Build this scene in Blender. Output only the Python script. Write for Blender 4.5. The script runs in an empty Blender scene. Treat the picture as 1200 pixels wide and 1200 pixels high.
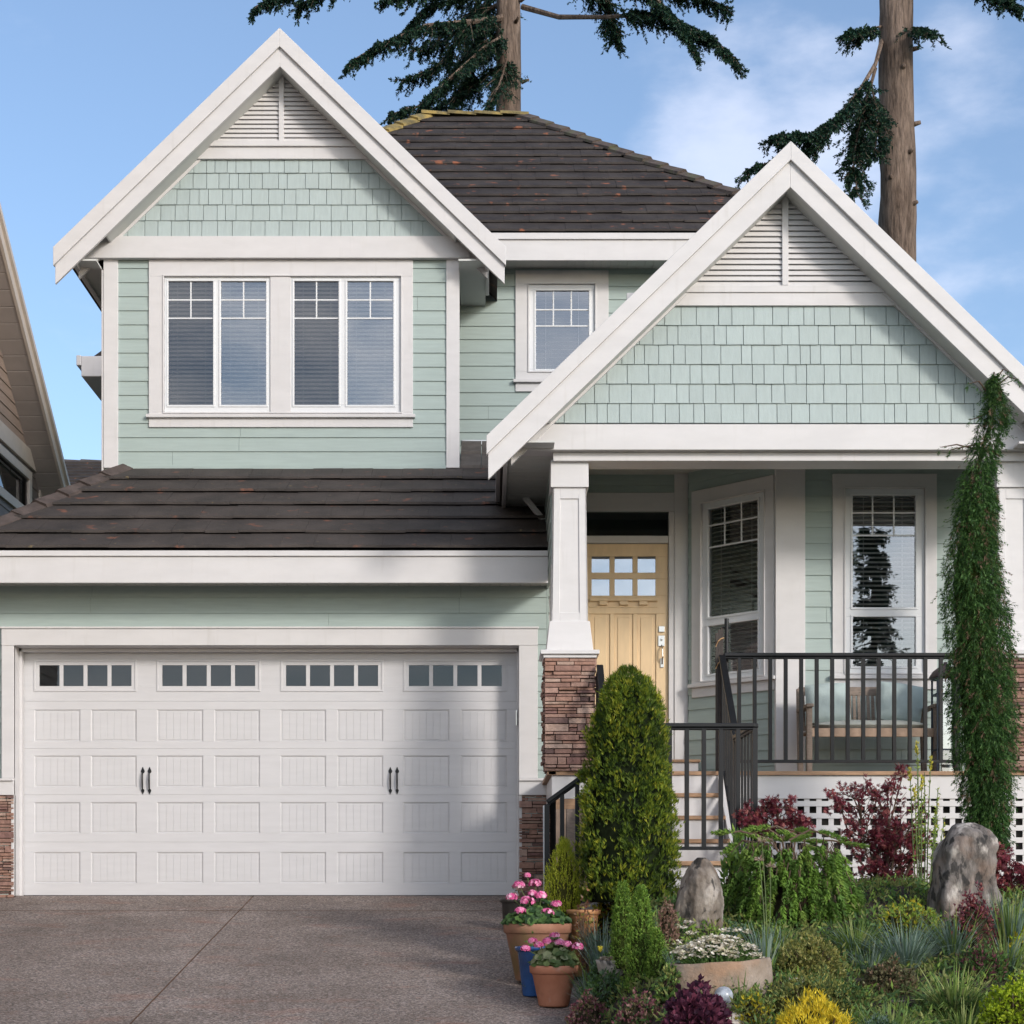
import bpy, math, random
from mathutils import Vector, Matrix
R = math.radians
C = bpy.context.scene.collection
S = bpy.context.scene

# ------------------------------------------------------------ camera, world, sun
F = 2006.0                      # focal length in photo pixels (1200 px wide photo)
PX, PY, EYE = 574.0, 1045.0, 0.04
cam = bpy.data.cameras.new('camera')
cam.sensor_width = 36.0
cam.lens = 36.0 * F / 1200.0
cam.shift_x = (600 - PX) / 1200.0
cam.shift_y = (PY - 600) / 1200.0
cam.clip_start = 0.1
cam.clip_end = 3000
co = bpy.data.objects.new('camera', cam)
co.location = (0, 0, EYE)
co.rotation_euler = (R(90), 0, 0)
C.objects.link(co)
S.camera = co

SUN_AZ, SUN_EL = 39.0, 21.0     # degrees to the right of straight-behind-camera, above horizon
w = bpy.data.worlds.new('World')
S.world = w
w.use_nodes = True
nt = w.node_tree
nt.nodes.clear()
out = nt.nodes.new('ShaderNodeOutputWorld')
bg = nt.nodes.new('ShaderNodeBackground')
sky = nt.nodes.new('ShaderNodeTexSky')
sky.sky_type = 'NISHITA'
sky.sun_disc = False
sky.sun_elevation = R(SUN_EL)
sky.sun_rotation = R(180 - SUN_AZ)
sky.air_density = 1.0
sky.dust_density = 1.0
sky.ozone_density = 2.5
SKY_STRENGTH = 0.125
bg.inputs['Strength'].default_value = SKY_STRENGTH
tc = nt.nodes.new('ShaderNodeTexCoord')
mp = nt.nodes.new('ShaderNodeMapping')
mp.inputs['Scale'].default_value = (1.0, 1.0, 2.2)
nt.links.new(tc.outputs['Generated'], mp.inputs['Vector'])
nz = nt.nodes.new('ShaderNodeTexNoise')
nz.inputs['Scale'].default_value = 9.0
nz.inputs['Detail'].default_value = 7
nz.inputs['Roughness'].default_value = 0.55
nt.links.new(mp.outputs[0], nz.inputs['Vector'])
def blob(d, k):                 # soft bank of cloud round one direction of the sky
    n = nt.nodes.new('ShaderNodeVectorMath'); n.operation = 'DISTANCE'
    d = Vector(d).normalized()
    n.inputs[1].default_value = d
    sc = nt.nodes.new('ShaderNodeVectorMath'); sc.operation = 'MULTIPLY'
    nt.links.new(tc.outputs['Generated'], n.inputs[0])
    mr = nt.nodes.new('ShaderNodeMapRange'); mr.interpolation_type = 'SMOOTHSTEP'
    mr.inputs['From Min'].default_value = k; mr.inputs['From Max'].default_value = 0.0
    mr.inputs['To Min'].default_value = 0; mr.inputs['To Max'].default_value = 1
    nt.links.new(n.outputs['Value'], mr.inputs['Value'])
    return mr.outputs[0]
def mth(op, a, b):
    n = nt.nodes.new('ShaderNodeMath'); n.operation = op
    for i, x in enumerate((a, b)):
        if isinstance(x, (int, float)): n.inputs[i].default_value = x
        else: nt.links.new(x, n.inputs[i])
    return n.outputs[0]
def pxdir(x, y): return ((x - PX) / F, 1.0, (PY - y) / F)
bank = mth('MAXIMUM', blob(pxdir(860, 170), 0.10), mth('MULTIPLY', blob(pxdir(1115, 70), 0.05), 0.8))
bank = mth('MAXIMUM', bank, blob(pxdir(960, 150), 0.11))
bank = mth('MAXIMUM', bank, mth('MULTIPLY', blob(pxdir(1190, 290), 0.12), 0.5))
sepd = nt.nodes.new('ShaderNodeSeparateXYZ'); nt.links.new(tc.outputs['Generated'], sepd.inputs[0])
beh = nt.nodes.new('ShaderNodeMapRange'); beh.interpolation_type = 'SMOOTHSTEP'     # cloud behind the camera, seen in reflections; spread and brightened as added fill light
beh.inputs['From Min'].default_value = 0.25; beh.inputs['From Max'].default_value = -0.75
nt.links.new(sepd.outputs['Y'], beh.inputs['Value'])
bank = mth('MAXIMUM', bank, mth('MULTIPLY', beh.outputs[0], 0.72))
cl = mth('ADD', nz.outputs['Fac'], mth('MULTIPLY', bank, 0.40))
cr = nt.nodes.new('ShaderNodeMapRange'); cr.interpolation_type = 'SMOOTHSTEP'
cr.inputs['From Min'].default_value = 0.59; cr.inputs['From Max'].default_value = 0.98
cr.inputs['To Min'].default_value = 0.045; cr.inputs['To Max'].default_value = 0.55
nt.links.new(cl, cr.inputs['Value'])
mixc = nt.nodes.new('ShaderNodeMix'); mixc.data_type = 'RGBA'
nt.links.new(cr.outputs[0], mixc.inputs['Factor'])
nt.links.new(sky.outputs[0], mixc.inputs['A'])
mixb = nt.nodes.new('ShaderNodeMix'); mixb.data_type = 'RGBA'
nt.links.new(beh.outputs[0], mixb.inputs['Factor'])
mixb.inputs['A'].default_value = (5.0, 5.2, 6.0, 1); mixb.inputs['B'].default_value = (12.5, 12.2, 12.2, 1)  # unseen cloud behind the camera set far brighter, as added fill
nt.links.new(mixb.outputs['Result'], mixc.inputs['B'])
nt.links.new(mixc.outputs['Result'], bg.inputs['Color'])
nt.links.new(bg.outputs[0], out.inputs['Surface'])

sl = bpy.data.lights.new('sun', 'SUN')
sl.energy = 1.38
sl.angle = R(10.0)
sl.color = (1.0, 0.93, 0.86)
so = bpy.data.objects.new('sun', sl)
C.objects.link(so)
a, e = R(SUN_AZ), R(SUN_EL)
sdir = Vector((math.sin(a) * math.cos(e), -math.cos(a) * math.cos(e), math.sin(e)))
so.rotation_euler = sdir.to_track_quat('Z', 'Y').to_euler()
so.location = (8, -10, 12)
S.view_settings.view_transform = 'Standard'
S.view_settings.look = 'None'
S.view_settings.exposure = 0.80
S.view_settings.gamma = 1

# ------------------------------------------------------------ helpers
def UX(px, Y): return (px - PX) * Y / F
def UZ(py, Y): return EYE + (PY - py) * Y / F
def V(*a): return Vector(a)

class MB:
    def __init__(s): s.v = []; s.f = []; s.m = []
    def add(s, vs, fs, mi=0):
        o = len(s.v)
        s.v.extend([tuple(p) for p in vs])
        for f in fs: s.f.append([i + o for i in f]); s.m.append(mi)
    def box(s, x0, x1, y0, y1, z0, z1, mi=0):
        s.add([(x0,y0,z0),(x1,y0,z0),(x1,y1,z0),(x0,y1,z0),(x0,y0,z1),(x1,y0,z1),(x1,y1,z1),(x0,y1,z1)],
              [(0,3,2,1),(4,5,6,7),(0,1,5,4),(1,2,6,5),(2,3,7,6),(3,0,4,7)], mi)
    def fbox(s, fr, u0, u1, w0, w1, n0, n1, mi=0):
        s.prism(fr, [(u0,w0),(u1,w0),(u1,w1),(u0,w1)], n0, n1, mi)
    def prism(s, fr, poly, n0, n1, mi=0):
        k = len(poly)
        vs = [fr(u, w, n0) for u, w in poly] + [fr(u, w, n1) for u, w in poly]
        fs = [tuple(range(k))[::-1], tuple(range(k, 2 * k))] + [(i, (i+1) % k, (i+1) % k + k, i + k) for i in range(k)]
        s.add(vs, fs, mi)
    def tube(s, pts, rad, n=8, mi=0, cap=True):
        pts = [Vector(p) for p in pts]
        if not hasattr(rad, '__len__'): rad = [rad] * len(pts)
        vs = []; fs = []
        for i, p in enumerate(pts):
            d = (pts[min(i+1, len(pts)-1)] - pts[max(i-1, 0)]).normalized()
            ref = Vector((0, 0, 1)) if abs(d.z) < 0.9 else Vector((1, 0, 0))
            a_ = d.cross(ref).normalized(); b_ = d.cross(a_).normalized()
            for k in range(n):
                t = 2 * math.pi * k / n
                vs.append(p + (a_ * math.cos(t) + b_ * math.sin(t)) * rad[i])
        for i in range(len(pts) - 1):
            for k in range(n):
                fs.append((i*n+k, i*n+(k+1) % n, (i+1)*n+(k+1) % n, (i+1)*n+k))
        if cap:
            fs.append(tuple(range(n))[::-1]); fs.append(tuple(range((len(pts)-1)*n, len(pts)*n)))
        s.add(vs, fs, mi)
    def lathe(s, c, prof, n=28, mi=0):
        vs = []; fs = []
        for r, z in prof:
            for k in range(n):
                t = 2 * math.pi * k / n
                vs.append((c[0] + r*math.cos(t), c[1] + r*math.sin(t), c[2] + z))
        for i in range(len(prof) - 1):
            for k in range(n):
                fs.append((i*n+k, i*n+(k+1) % n, (i+1)*n+(k+1) % n, (i+1)*n+k))
        fs.append(tuple(range(n))[::-1])
        s.add(vs, fs, mi)
    def bar(s, p, q, wd, ht, mi=0):      # rectangular bar between two points; wd across, ht along the upright side
        p = Vector(p); q = Vector(q); d = (q - p).normalized()
        up = Vector((0, 0, 1)) if abs(d.z) < 0.95 else Vector((0, 1, 0))
        a_ = d.cross(up).normalized() * wd / 2; b_ = a_.cross(d).normalized() * ht / 2
        vs = [p-a_-b_, p+a_-b_, p+a_+b_, p-a_+b_, q-a_-b_, q+a_-b_, q+a_+b_, q-a_+b_]
        s.add(vs, [(0,3,2,1),(4,5,6,7),(0,1,5,4),(1,2,6,5),(2,3,7,6),(3,0,4,7)], mi)
    def leaf(s, p, d, sd, L, W, mi=0):
        s.add([p, p + d*(L*.45) + sd*(W/2), p + d*L, p + d*(L*.45) - sd*(W/2)], [(0,1,2,3)], mi)
    def build(s, name, mats, parent=None, smooth=False, bevel=0, **tg):
        me = bpy.data.meshes.new(name)
        me.from_pydata(s.v, [], s.f)
        if not isinstance(mats, (list, tuple)): mats = [mats]
        for m_ in mats: me.materials.append(m_)
        if len(mats) > 1: me.polygons.foreach_set('material_index', s.m)
        if smooth: me.polygons.foreach_set('use_smooth', [True] * len(s.f))
        me.update()
        o = bpy.data.objects.new(name, me)
        C.objects.link(o)
        if parent: o.parent = parent
        if bevel:
            b = o.modifiers.new('bevel', 'BEVEL'); b.width = bevel; b.segments = 2; b.limit_method = 'ANGLE'
        for k_, v_ in tg.items(): o[k_] = v_
        return o

def thing(name, label, cat, group=None):
    o = bpy.data.objects.new(name, None); C.objects.link(o)
    o['label'] = label; o['category'] = cat
    if group: o['group'] = group
    o.empty_display_size = 0.2
    return o
def tag(o, label, cat, group=None, kind=None):
    o['label'] = label; o['category'] = cat
    if group: o['group'] = group
    if kind: o['kind'] = kind
    return o

def front(Y): return lambda u, w, n: Vector((u, Y - n, w))
def planar(p, d):               # wall through p=(x,y) running along d; outward normal to the left-front of d
    d = Vector(d).normalized(); nn = Vector((d.y, -d.x))
    return lambda u, w, n: Vector((p[0] + d.x*u + nn.x*n, p[1] + d.y*u + nn.y*n, w))

def subtract(rect, holes):
    rs = [rect]
    for (a0, a1, b0, b1) in holes:
        nr = []
        for (x0, x1, y0, y1) in rs:
            if a1 <= x0 or a0 >= x1 or b1 <= y0 or b0 >= y1: nr.append((x0, x1, y0, y1)); continue
            if b0 > y0: nr.append((x0, x1, y0, b0))
            if b1 < y1: nr.append((x0, x1, b1, y1))
            c0, c1 = max(y0, b0), min(y1, b1)
            if a0 > x0: nr.append((x0, a0, c0, c1))
            if a1 < x1: nr.append((a1, x1, c0, c1))
        rs = nr
    return rs

def clip(poly, conv):           # Sutherland-Hodgman against a counter-clockwise convex polygon
    outp = list(poly)
    for i in range(len(conv)):
        ax, ay = conv[i]; bx, by = conv[(i+1) % len(conv)]
        inp = outp; outp = []
        if not inp: return []
        side = lambda p: (bx-ax)*(p[1]-ay) - (by-ay)*(p[0]-ax)
        for j in range(len(inp)):
            p, q = inp[j-1], inp[j]
            sp, sq = side(p), side(q)
            if (sp >= 0) != (sq >= 0):
                t = sp / (sp - sq); outp.append((p[0]+(q[0]-p[0])*t, p[1]+(q[1]-p[1])*t))
            if sq >= 0: outp.append(q)
    return outp if len(outp) > 2 else []

# ------------------------------------------------------------ materials
def mat(name, col, rough=0.6, var=0.08, vs=4.0, bump=0.0, bs=40.0, spec=0.4, stretch=(1,1,1), metal=0.0, col2=None, lo=.35, hi=.65):
    m = bpy.data.materials.new(name); m.use_nodes = True
    t = m.node_tree; b = t.nodes['Principled BSDF']
    b.inputs['Roughness'].default_value = rough
    b.inputs['Specular IOR Level'].default_value = spec
    b.inputs['Metallic'].default_value = metal
    tcn = t.nodes.new('ShaderNodeTexCoord'); mpn = t.nodes.new('ShaderNodeMapping')
    mpn.inputs['Scale'].default_value = stretch
    t.links.new(tcn.outputs['Object'], mpn.inputs[0])
    n = t.nodes.new('ShaderNodeTexNoise'); n.inputs['Scale'].default_value = vs; n.inputs['Detail'].default_value = 6
    n.inputs['Roughness'].default_value = 0.6
    t.links.new(mpn.outputs[0], n.inputs['Vector'])
    r = t.nodes.new('ShaderNodeValToRGB')
    c2 = col2 if col2 else tuple(min(1, c*(1+var)) for c in col)
    c1 = col if col2 else tuple(c*(1-var) for c in col)
    r.color_ramp.elements[0].position = lo; r.color_ramp.elements[1].position = hi
    r.color_ramp.elements[0].color = (*c1, 1); r.color_ramp.elements[1].color = (*c2, 1)
    t.links.new(n.outputs['Fac'], r.inputs[0]); t.links.new(r.outputs[0], b.inputs['Base Color'])
    if bump:
        n2 = t.nodes.new('ShaderNodeTexNoise'); n2.inputs['Scale'].default_value = bs; n2.inputs['Detail'].default_value = 4
        t.links.new(mpn.outputs[0], n2.inputs['Vector'])
        bp = t.nodes.new('ShaderNodeBump'); bp.inputs['Strength'].default_value = bump; bp.inputs['Distance'].default_value = 0.01
        t.links.new(n2.outputs['Fac'], bp.inputs['Height']); t.links.new(bp.outputs[0], b.inputs['Normal'])
    return m

def overlay(m, col, scale, lo, hi, amount=1.0, detail=5, stretch=(1,1,1), w=0.0):
    """mix a second patchy colour (lichen, stain) over a material"""
    t = m.node_tree; b = t.nodes['Principled BSDF']
    src = b.inputs['Base Color'].links[0].from_socket
    tcn = t.nodes.new('ShaderNodeTexCoord'); mpn = t.nodes.new('ShaderNodeMapping')
    mpn.inputs['Scale'].default_value = stretch; mpn.inputs['Location'].default_value = (w, w*.7, w*.3)
    t.links.new(tcn.outputs['Object'], mpn.inputs[0])
    n = t.nodes.new('ShaderNodeTexNoise'); n.inputs['Scale'].default_value = scale; n.inputs['Detail'].default_value = detail
    t.links.new(mpn.outputs[0], n.inputs['Vector'])
    mr = t.nodes.new('ShaderNodeMapRange'); mr.inputs['From Min'].default_value = lo; mr.inputs['From Max'].default_value = hi
    mr.inputs['To Max'].default_value = amount
    t.links.new(n.outputs['Fac'], mr.inputs[0])
    mx = t.nodes.new('ShaderNodeMix'); mx.data_type = 'RGBA'
    t.links.new(mr.outputs[0], mx.inputs['Factor']); t.links.new(src, mx.inputs['A'])
    mx.inputs['B'].default_value = (*col, 1)
    t.links.new(mx.outputs['Result'], b.inputs['Base Color'])
    return m

WHITE = (0.60, 0.59, 0.592)
M_white = mat('white_paint', WHITE, 0.45, 0.035, 2.5, 0.06, 90, stretch=(1,1,3))
overlay(M_white, (0.55, 0.53, 0.50), 9, 0.60, 0.85, 0.25)
overlay(M_white, (0.44, 0.42, 0.39), 16, 0.60, 0.80, 0.30, 6, (1, 1, .10), 2)
M_sash = mat('white_vinyl', (0.68, 0.695, 0.71), 0.35, 0.02)
M_sage = mat('sage_siding', (0.345, 0.42, 0.40), 0.55, 0.05, 3, 0.12, 30, stretch=(1, 1, 14))
overlay(M_sage, (0.31, 0.385, 0.355), 1.6, 0.5, 0.8, 0.4)
M_shing = [mat('sage_shingle', tuple(c*k for c in (0.385, 0.455, 0.45)), 0.65, 0.05, 6, 0.35, 40, stretch=(8, 8, 1)) for k in (0.965, 1.0, 1.03)]
M_soffit = mat('soffit_vinyl', (0.55, 0.56, 0.54), 0.5, 0.03)
M_door = mat('garage_door_paint', (0.56, 0.555, 0.565), 0.38, 0.025, 3, 0.10, 60, stretch=(1, 1, 8))
M_buff = mat('yellow_door_paint', (0.74, 0.55, 0.33), 0.4, 0.05, 4, 0.04, 60, stretch=(4, 4, 1))
M_black = mat('black_metal', (0.010, 0.011, 0.013), 0.42, 0.1, spec=0.3)
M_chrome = mat('brushed_nickel', (0.55, 0.54, 0.52), 0.28, 0.03, metal=1.0)
M_dark = mat('dark_room', (0.035, 0.034, 0.033), 0.9, 0.1)
M_blind = mat('blind_slats', (0.80, 0.78, 0.74), 0.5, 0.03)
M_wood = mat('cedar_edge', (0.36, 0.22, 0.13), 0.6, 0.2, 8, 0.2, 30, stretch=(1, 6, 6))
M_greywood = mat('weathered_teak', (0.24, 0.19, 0.155), 0.7, 0.2, 9, 0.3, 40, stretch=(2, 8, 8))
M_seatwood = mat('seat_rail_wood', (0.42, 0.30, 0.22), 0.7, 0.15, 9, 0.2, 40)
M_tile = mat('concrete_roof_tile', (0.035, 0.031, 0.029), 0.75, 0, 2.2, 0.55, 60, 0.3, col2=(0.075, 0.062, 0.056), lo=.3, hi=.75)
overlay(M_tile, (0.13, 0.11, 0.095), 55, 0.60, 0.78, 0.5, 3)
overlay(M_tile, (0.36, 0.13, 0.07), 5, 0.64, 0.74, 0.5, 8)
overlay(M_tile, (0.26, 0.20, 0.10), 14, 0.68, 0.76, 0.6, 6, w=7)
M_tile2 = mat('concrete_roof_tile_dark', (0.026, 0.021, 0.020), 0.75, 0, 3, 0.55, 60, 0.3, col2=(0.062, 0.052, 0.046), lo=.3, hi=.75)
overlay(M_tile2, (0.34, 0.12, 0.06), 7, 0.63, 0.71, 0.7, 8, w=3)
M_cap = mat('ridge_tile', (0.085, 0.065, 0.055), 0.8, 0.25, 8, 0.5, 50)
overlay(M_cap, (0.10, 0.12, 0.05), 6, 0.5, 0.7, 0.5)
M_capmoss = mat('mossy_ridge_tile', (0.16, 0.13, 0.06), 0.85, 0.3, 8, 0.6, 50)
overlay(M_capmoss, (0.36, 0.26, 0.08), 5, 0.45, 0.62, 0.85)
def stonem(n, c): return mat(n, tuple(x*.75 for x in c), 0.85, 0, 18, 0.9, 30, 0.25, col2=tuple(min(1, x*1.2) for x in c), lo=.3, hi=.7)
M_stone = [stonem('ledgestone', c) for c in ((.26,.155,.125), (.33,.21,.17), (.20,.115,.10), (.38,.27,.22), (.15,.095,.085), (.29,.17,.13))]
M_mortar = mat('stone_shadow_joint', (0.05, 0.035, 0.03), 0.95, 0.2)

def glassmat(name, ior, tint=(0.95, 0.96, 0.96), rough=0.0, base=0.0):
    m = bpy.data.materials.new(name); m.use_nodes = True; t = m.node_tree
    t.nodes.clear()
    o = t.nodes.new('ShaderNodeOutputMaterial'); mx = t.nodes.new('ShaderNodeMixShader')
    tr = t.nodes.new('ShaderNodeBsdfTransparent'); gl = t.nodes.new('ShaderNodeBsdfGlossy')
    fr = t.nodes.new('ShaderNodeFresnel'); fr.inputs['IOR'].default_value = ior
    tr.inputs['Color'].default_value = (*tint, 1); gl.inputs['Roughness'].default_value = rough
    gl.inputs['Color'].default_value = (0.95, 0.97, 1.0, 1)
    # faint waviness of real panes
    tcn = t.nodes.new('ShaderNodeTexCoord'); n = t.nodes.new('ShaderNodeTexNoise'); n.inputs['Scale'].default_value = 1.7; n.inputs['Detail'].default_value = 1
    bp = t.nodes.new('ShaderNodeBump'); bp.inputs['Strength'].default_value = 0.012; bp.inputs['Distance'].default_value = 0.05
    t.links.new(tcn.outputs['Object'], n.inputs['Vector']); t.links.new(n.outputs['Fac'], bp.inputs['Height'])
    t.links.new(bp.outputs[0], gl.inputs['Normal'])
    t.links.new(fr.outputs[0], mx.inputs[0]); t.links.new(tr.outputs[0], mx.inputs[1]); t.links.new(gl.outputs[0], mx.inputs[2])
    t.links.new(mx.outputs[0], o.inputs[0])
    return m
M_glass = glassmat('window_glass', 2.7)
M_glass_lo = glassmat('window_glass_plain', 1.5, (0.6, 0.64, 0.66))
M_glass_hi = glassmat('mirror_like_glass', 3.3, (0.6, 0.65, 0.7))
M_glass_scr = glassmat('screened_glass', 1.9, (0.58, 0.56, 0.56))
# ------------------------------------------------------------ ground
YB = 17.1
def zdrive(Y):
    if Y >= YB: return 0.0
    if Y > 6.4: return -0.141 * (YB - Y)
    t = max(0.0, (Y - 3.4) / 3.0)
    return -0.141 * (YB - 6.4) - 0.10 * (1 - t) * (1 if Y > 3.4 else 1)
def edge(Y):
    if Y > 13.2: return 0.66 - 0.34 * min(1, (Y - 13.2) / 3.5)
    return 0.62 + 0.02 * math.sin(Y * 2.1)
def zgarden(X, Y):
    z = -0.72 + 0.232 * (min(Y, 13.0) - 9.8)
    if Y < 9.8: z = -0.72 - 0.16 * (9.8 - Y)
    z += 0.03 * math.sin(X * 2.3 + Y) + 0.02 * math.sin(X * 5.1 - Y * 3.0)
    return max(z, zdrive(Y) + 0.05)
def ground_z(X, Y):
    t = (X - edge(Y)) / 0.45
    if t <= 0: return zdrive(Y)
    t = min(1, t); t = t * t * (3 - 2 * t)
    return zdrive(Y) * (1 - t) + zgarden(X, Y) * t
def gY(py, X=2.0):              # depth at which the garden soil shows at photo row py
    lo, hi = 9.0, 14.5
    for _ in range(40):
        Y = (lo + hi) / 2
        if PY - (ground_z(X, Y) - EYE) * F / Y > py: lo = Y
        else: hi = Y
    return Y

M_drive = mat('exposed_aggregate', (0.225, 0.195, 0.172), 0.85, 0, 1.3, 0, 40, 0.25, col2=(0.34, 0.305, 0.278), lo=.3, hi=.7)
def aggregate(m):
    t = m.node_tree; b = t.nodes['Principled BSDF']
    src = b.inputs['Base Color'].links[0].from_socket
    tcn = t.nodes.new('ShaderNodeTexCoord')
    vo = t.nodes.new('ShaderNodeTexVoronoi'); vo.inputs['Scale'].default_value = 85
    t.links.new(tcn.outputs['Object'], vo.inputs['Vector'])
    sep = t.nodes.new('ShaderNodeSeparateColor'); t.links.new(vo.outputs['Color'], sep.inputs[0])
    r = t.nodes.new('ShaderNodeValToRGB'); e = r.color_ramp.elements
    e[0].position = 0; e[0].color = (0.30, 0.27, 0.26, 1); e[1].position = 1; e[1].color = (2.4, 2.2, 2.1, 1)
    for p_, c_ in ((.25, (.55, .5, .48, 1)), (.5, (.9, .78, .72, 1)), (.8, (1.3, 1.2, 1.2, 1))):
        x = e.new(p_); x.color = c_
    r.color_ramp.interpolation = 'CONSTANT'
    t.links.new(sep.outputs[0], r.inputs[0])
    mx = t.nodes.new('ShaderNodeMix'); mx.data_type = 'RGBA'; mx.blend_type = 'MULTIPLY'; mx.inputs['Factor'].default_value = 0.8
    t.links.new(src, mx.inputs['A']); t.links.new(r.outputs[0], mx.inputs['B'])
    t.links.new(mx.outputs['Result'], b.inputs['Base Color'])
    bp = t.nodes.new('ShaderNodeBump'); bp.inputs['Strength'].default_value = 0.7; bp.inputs['Distance'].default_value = 0.006
    inv = t.nodes.new('ShaderNodeMath'); inv.operation = 'MULTIPLY'; inv.inputs[1].default_value = -1.0
    t.links.new(vo.outputs['Distance'], inv.inputs[0])
    t.links.new(inv.outputs[0], bp.inputs['Height']); t.links.new(bp.outputs[0], b.inputs['Normal'])
aggregate(M_drive)
overlay(M_drive, (0.32, 0.14, 0.09), 1.6, 0.56, 0.72, 0.32, 8, (1, 2.2, 1), 3)
overlay(M_drive, (0.36, 0.12, 0.06), 22, 0.66, 0.74, 0.5, 4)
overlay(M_drive, (0.07, 0.06, 0.055), 0.9, 0.55, 0.8, 0.35, 6)
M_joint = mat('driveway_joint', (0.16, 0.085, 0.05), 0.9, 0.4, 20)
M_soil = mat('soil', (0.035, 0.024, 0.018), 0.95, 0.5, 20, 0.9, 60)
M_lawn = mat('lawn_ground', (0.045, 0.07, 0.025), 0.9, 0.4, 6, 0.5, 60)
M_road = mat('asphalt_road', (0.05, 0.05, 0.05), 0.9, 0.2, 30, 0.4, 120)

mb = MB()                       # driveway, with a gap for its saw-cut joint
ys = [3.4 + 0.6 * i for i in range(23)] + [YB, 17.4]
def strip(mb, x0, x1, dz=0, mi=0):
    vs = []; fs = []
    for i, y in enumerate(ys):
        vs += [((x0 if not callable(x0) else x0(y)), y, zdrive(y) + dz), ((x1 if not callable(x1) else x1(y)), y, zdrive(y) + dz)]
        if i: fs.append((2*i-2, 2*i-1, 2*i+1, 2*i))
    mb.add(vs, fs, mi)
ys = [y for y in ys if y <= 17.4]
ys = sorted(set(ys))
strip(mb, -6.2, -2.366); strip(mb, -2.354, 2.2)
mb.build('driveway', M_drive, kind='structure')
mb = MB(); strip(mb, -2.375, -2.345, -0.008); mb.build('driveway_joint', M_joint, kind='structure')
mb = MB()
for x in [(-6.2, 0.6)]:
    mb.add([(x[0], 16.10, zdrive(16.10)+.003), (x[1], 16.10, zdrive(16.10)+.003), (x[1], 16.114, zdrive(16.114)+.003), (x[0], 16.114, zdrive(16.114)+.003)], [(0,1,2,3)])
mb.build('driveway_joint', M_joint, kind='structure')
# base terrain: follows the slope in front of the house, level behind
def terrain():
    xs = [-400, -120, -50, -25, -12, -6.25, 0, 7, 14, 28, 60, 150, 400]
    yy = [-400, -150, -60, -20, -6, 0, 3.4, 6.4, 9, 12, 15, YB, 22, 40, 80, 200, 600]
    vs = []; fs = []
    for y in yy:
        for x in xs: vs.append((x, y, (zdrive(y) if y > 3.4 else -1.61) - 0.06))
    n = len(xs)
    for j in range(len(yy)-1):
        for i in range(n-1): fs.append((j*n+i, j*n+i+1, (j+1)*n+i+1, (j+1)*n+i))
    m = MB(); m.add(vs, fs); return m
terrain().build('ground', M_lawn, kind='structure')
mb = MB(); mb.box(-200, 200, -5.5, 3.0, -1.72, -1.655); mb.build('road', M_road, kind='structure')
mb = MB()                       # garden soil
nx, ny = 60, 60
for j in range(ny+1):
    Y = 7.5 + (15.6 - 7.5) * j / ny
    for i in range(nx+1):
        X = edge(Y) + (7.5 - edge(Y)) * (i/nx)**1.4
        mb.v.append((X, Y, ground_z(X, Y) + (0.012 if i else -0.05) + 0.012*math.sin(31*X+17*Y)))
for j in range(ny):
    for i in range(nx): mb.f.append([j*(nx+1)+i, j*(nx+1)+i+1, (j+1)*(nx+1)+i+1, (j+1)*(nx+1)+i]); mb.m.append(0)
mb.build('garden_bed', M_soil, smooth=True, kind='structure')

# ------------------------------------------------------------ house
house = thing('house', 'two-storey sage green house with white trim, steep gables, double garage and front porch', 'house')
H = house
YG, YU, YM, YD, YF = 17.0, 18.90, 20.06, 17.70, 16.83   # garage, upper, middle, door and bay wall planes
EXPO = 0.1555

def lap(mb, fr, u0, u1, w0, w1, holes=(), expo=EXPO, phase=0.0, convex=None, seed=1):
    k = math.floor((w0 - phase) / expo); rj = random.Random(int(abs(u0*77+w0*31))+seed)
    while phase + k*expo < w1:
        a0 = phase + k*expo; a1 = a0 + expo
        b0, b1 = max(a0, w0), min(a1, w1)
        cutx_ = u0 + rj.uniform(.4, 3.6); cs = []
        while cutx_ < u1 - .2: cs.append((cutx_, cutx_+.0025, b0-1, b1+1)); cutx_ += 3.66
        for (x0, x1, y0, y1) in subtract((u0, u1, b0, b1), list(holes)+cs):
            poly = [(x0,y0),(x1,y0),(x1,y1),(x0,y1)]
            if convex: poly = clip(poly, convex)
            if len(poly) < 3: continue
            nf = lambda y: 0.016 - 0.012*(y - a0)/expo
            vs = [fr(u, q, nf(q)) for u, q in poly] + [fr(u, q, -0.01) for u, q in poly]
            n = len(poly)
            mb.add(vs, [tuple(range(n))] + [(i, i+n, (i+1) % n + n, (i+1) % n) for i in range(n)])
        k += 1

def shingles(mb, fr, conv, rows, seed, w_lo=0.09, w_hi=0.21):
    rn = random.Random(seed)
    us = [p[0] for p in conv]
    for (w0, w1) in rows:
        u = min(us) - rn.random()*0.15
        while u < max(us):
            wd = rn.uniform(w_lo, w_hi)
            g = 0.003
            poly = clip([(u+g, w0+rn.uniform(0, .003)), (u+wd-g, w0+rn.uniform(0, .003)), (u+wd-g, w1+.004), (u+g, w1+.004)], conv)
            if poly:
                base = 0.012 + rn.uniform(0, .004)
                h = lambda q: base + 0.012*(1-(q-w0)/(w1-w0))
                n = len(poly)
                vs = [fr(a_, q, h(q)) for a_, q in poly] + [fr(a_, q, 0) for a_, q in poly]
                mb.add(vs, [tuple(range(n))] + [(i, i+n, (i+1) % n + n, (i+1) % n) for i in range(n)], rn.choice((0, 1, 1, 2)))
            u += wd

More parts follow.
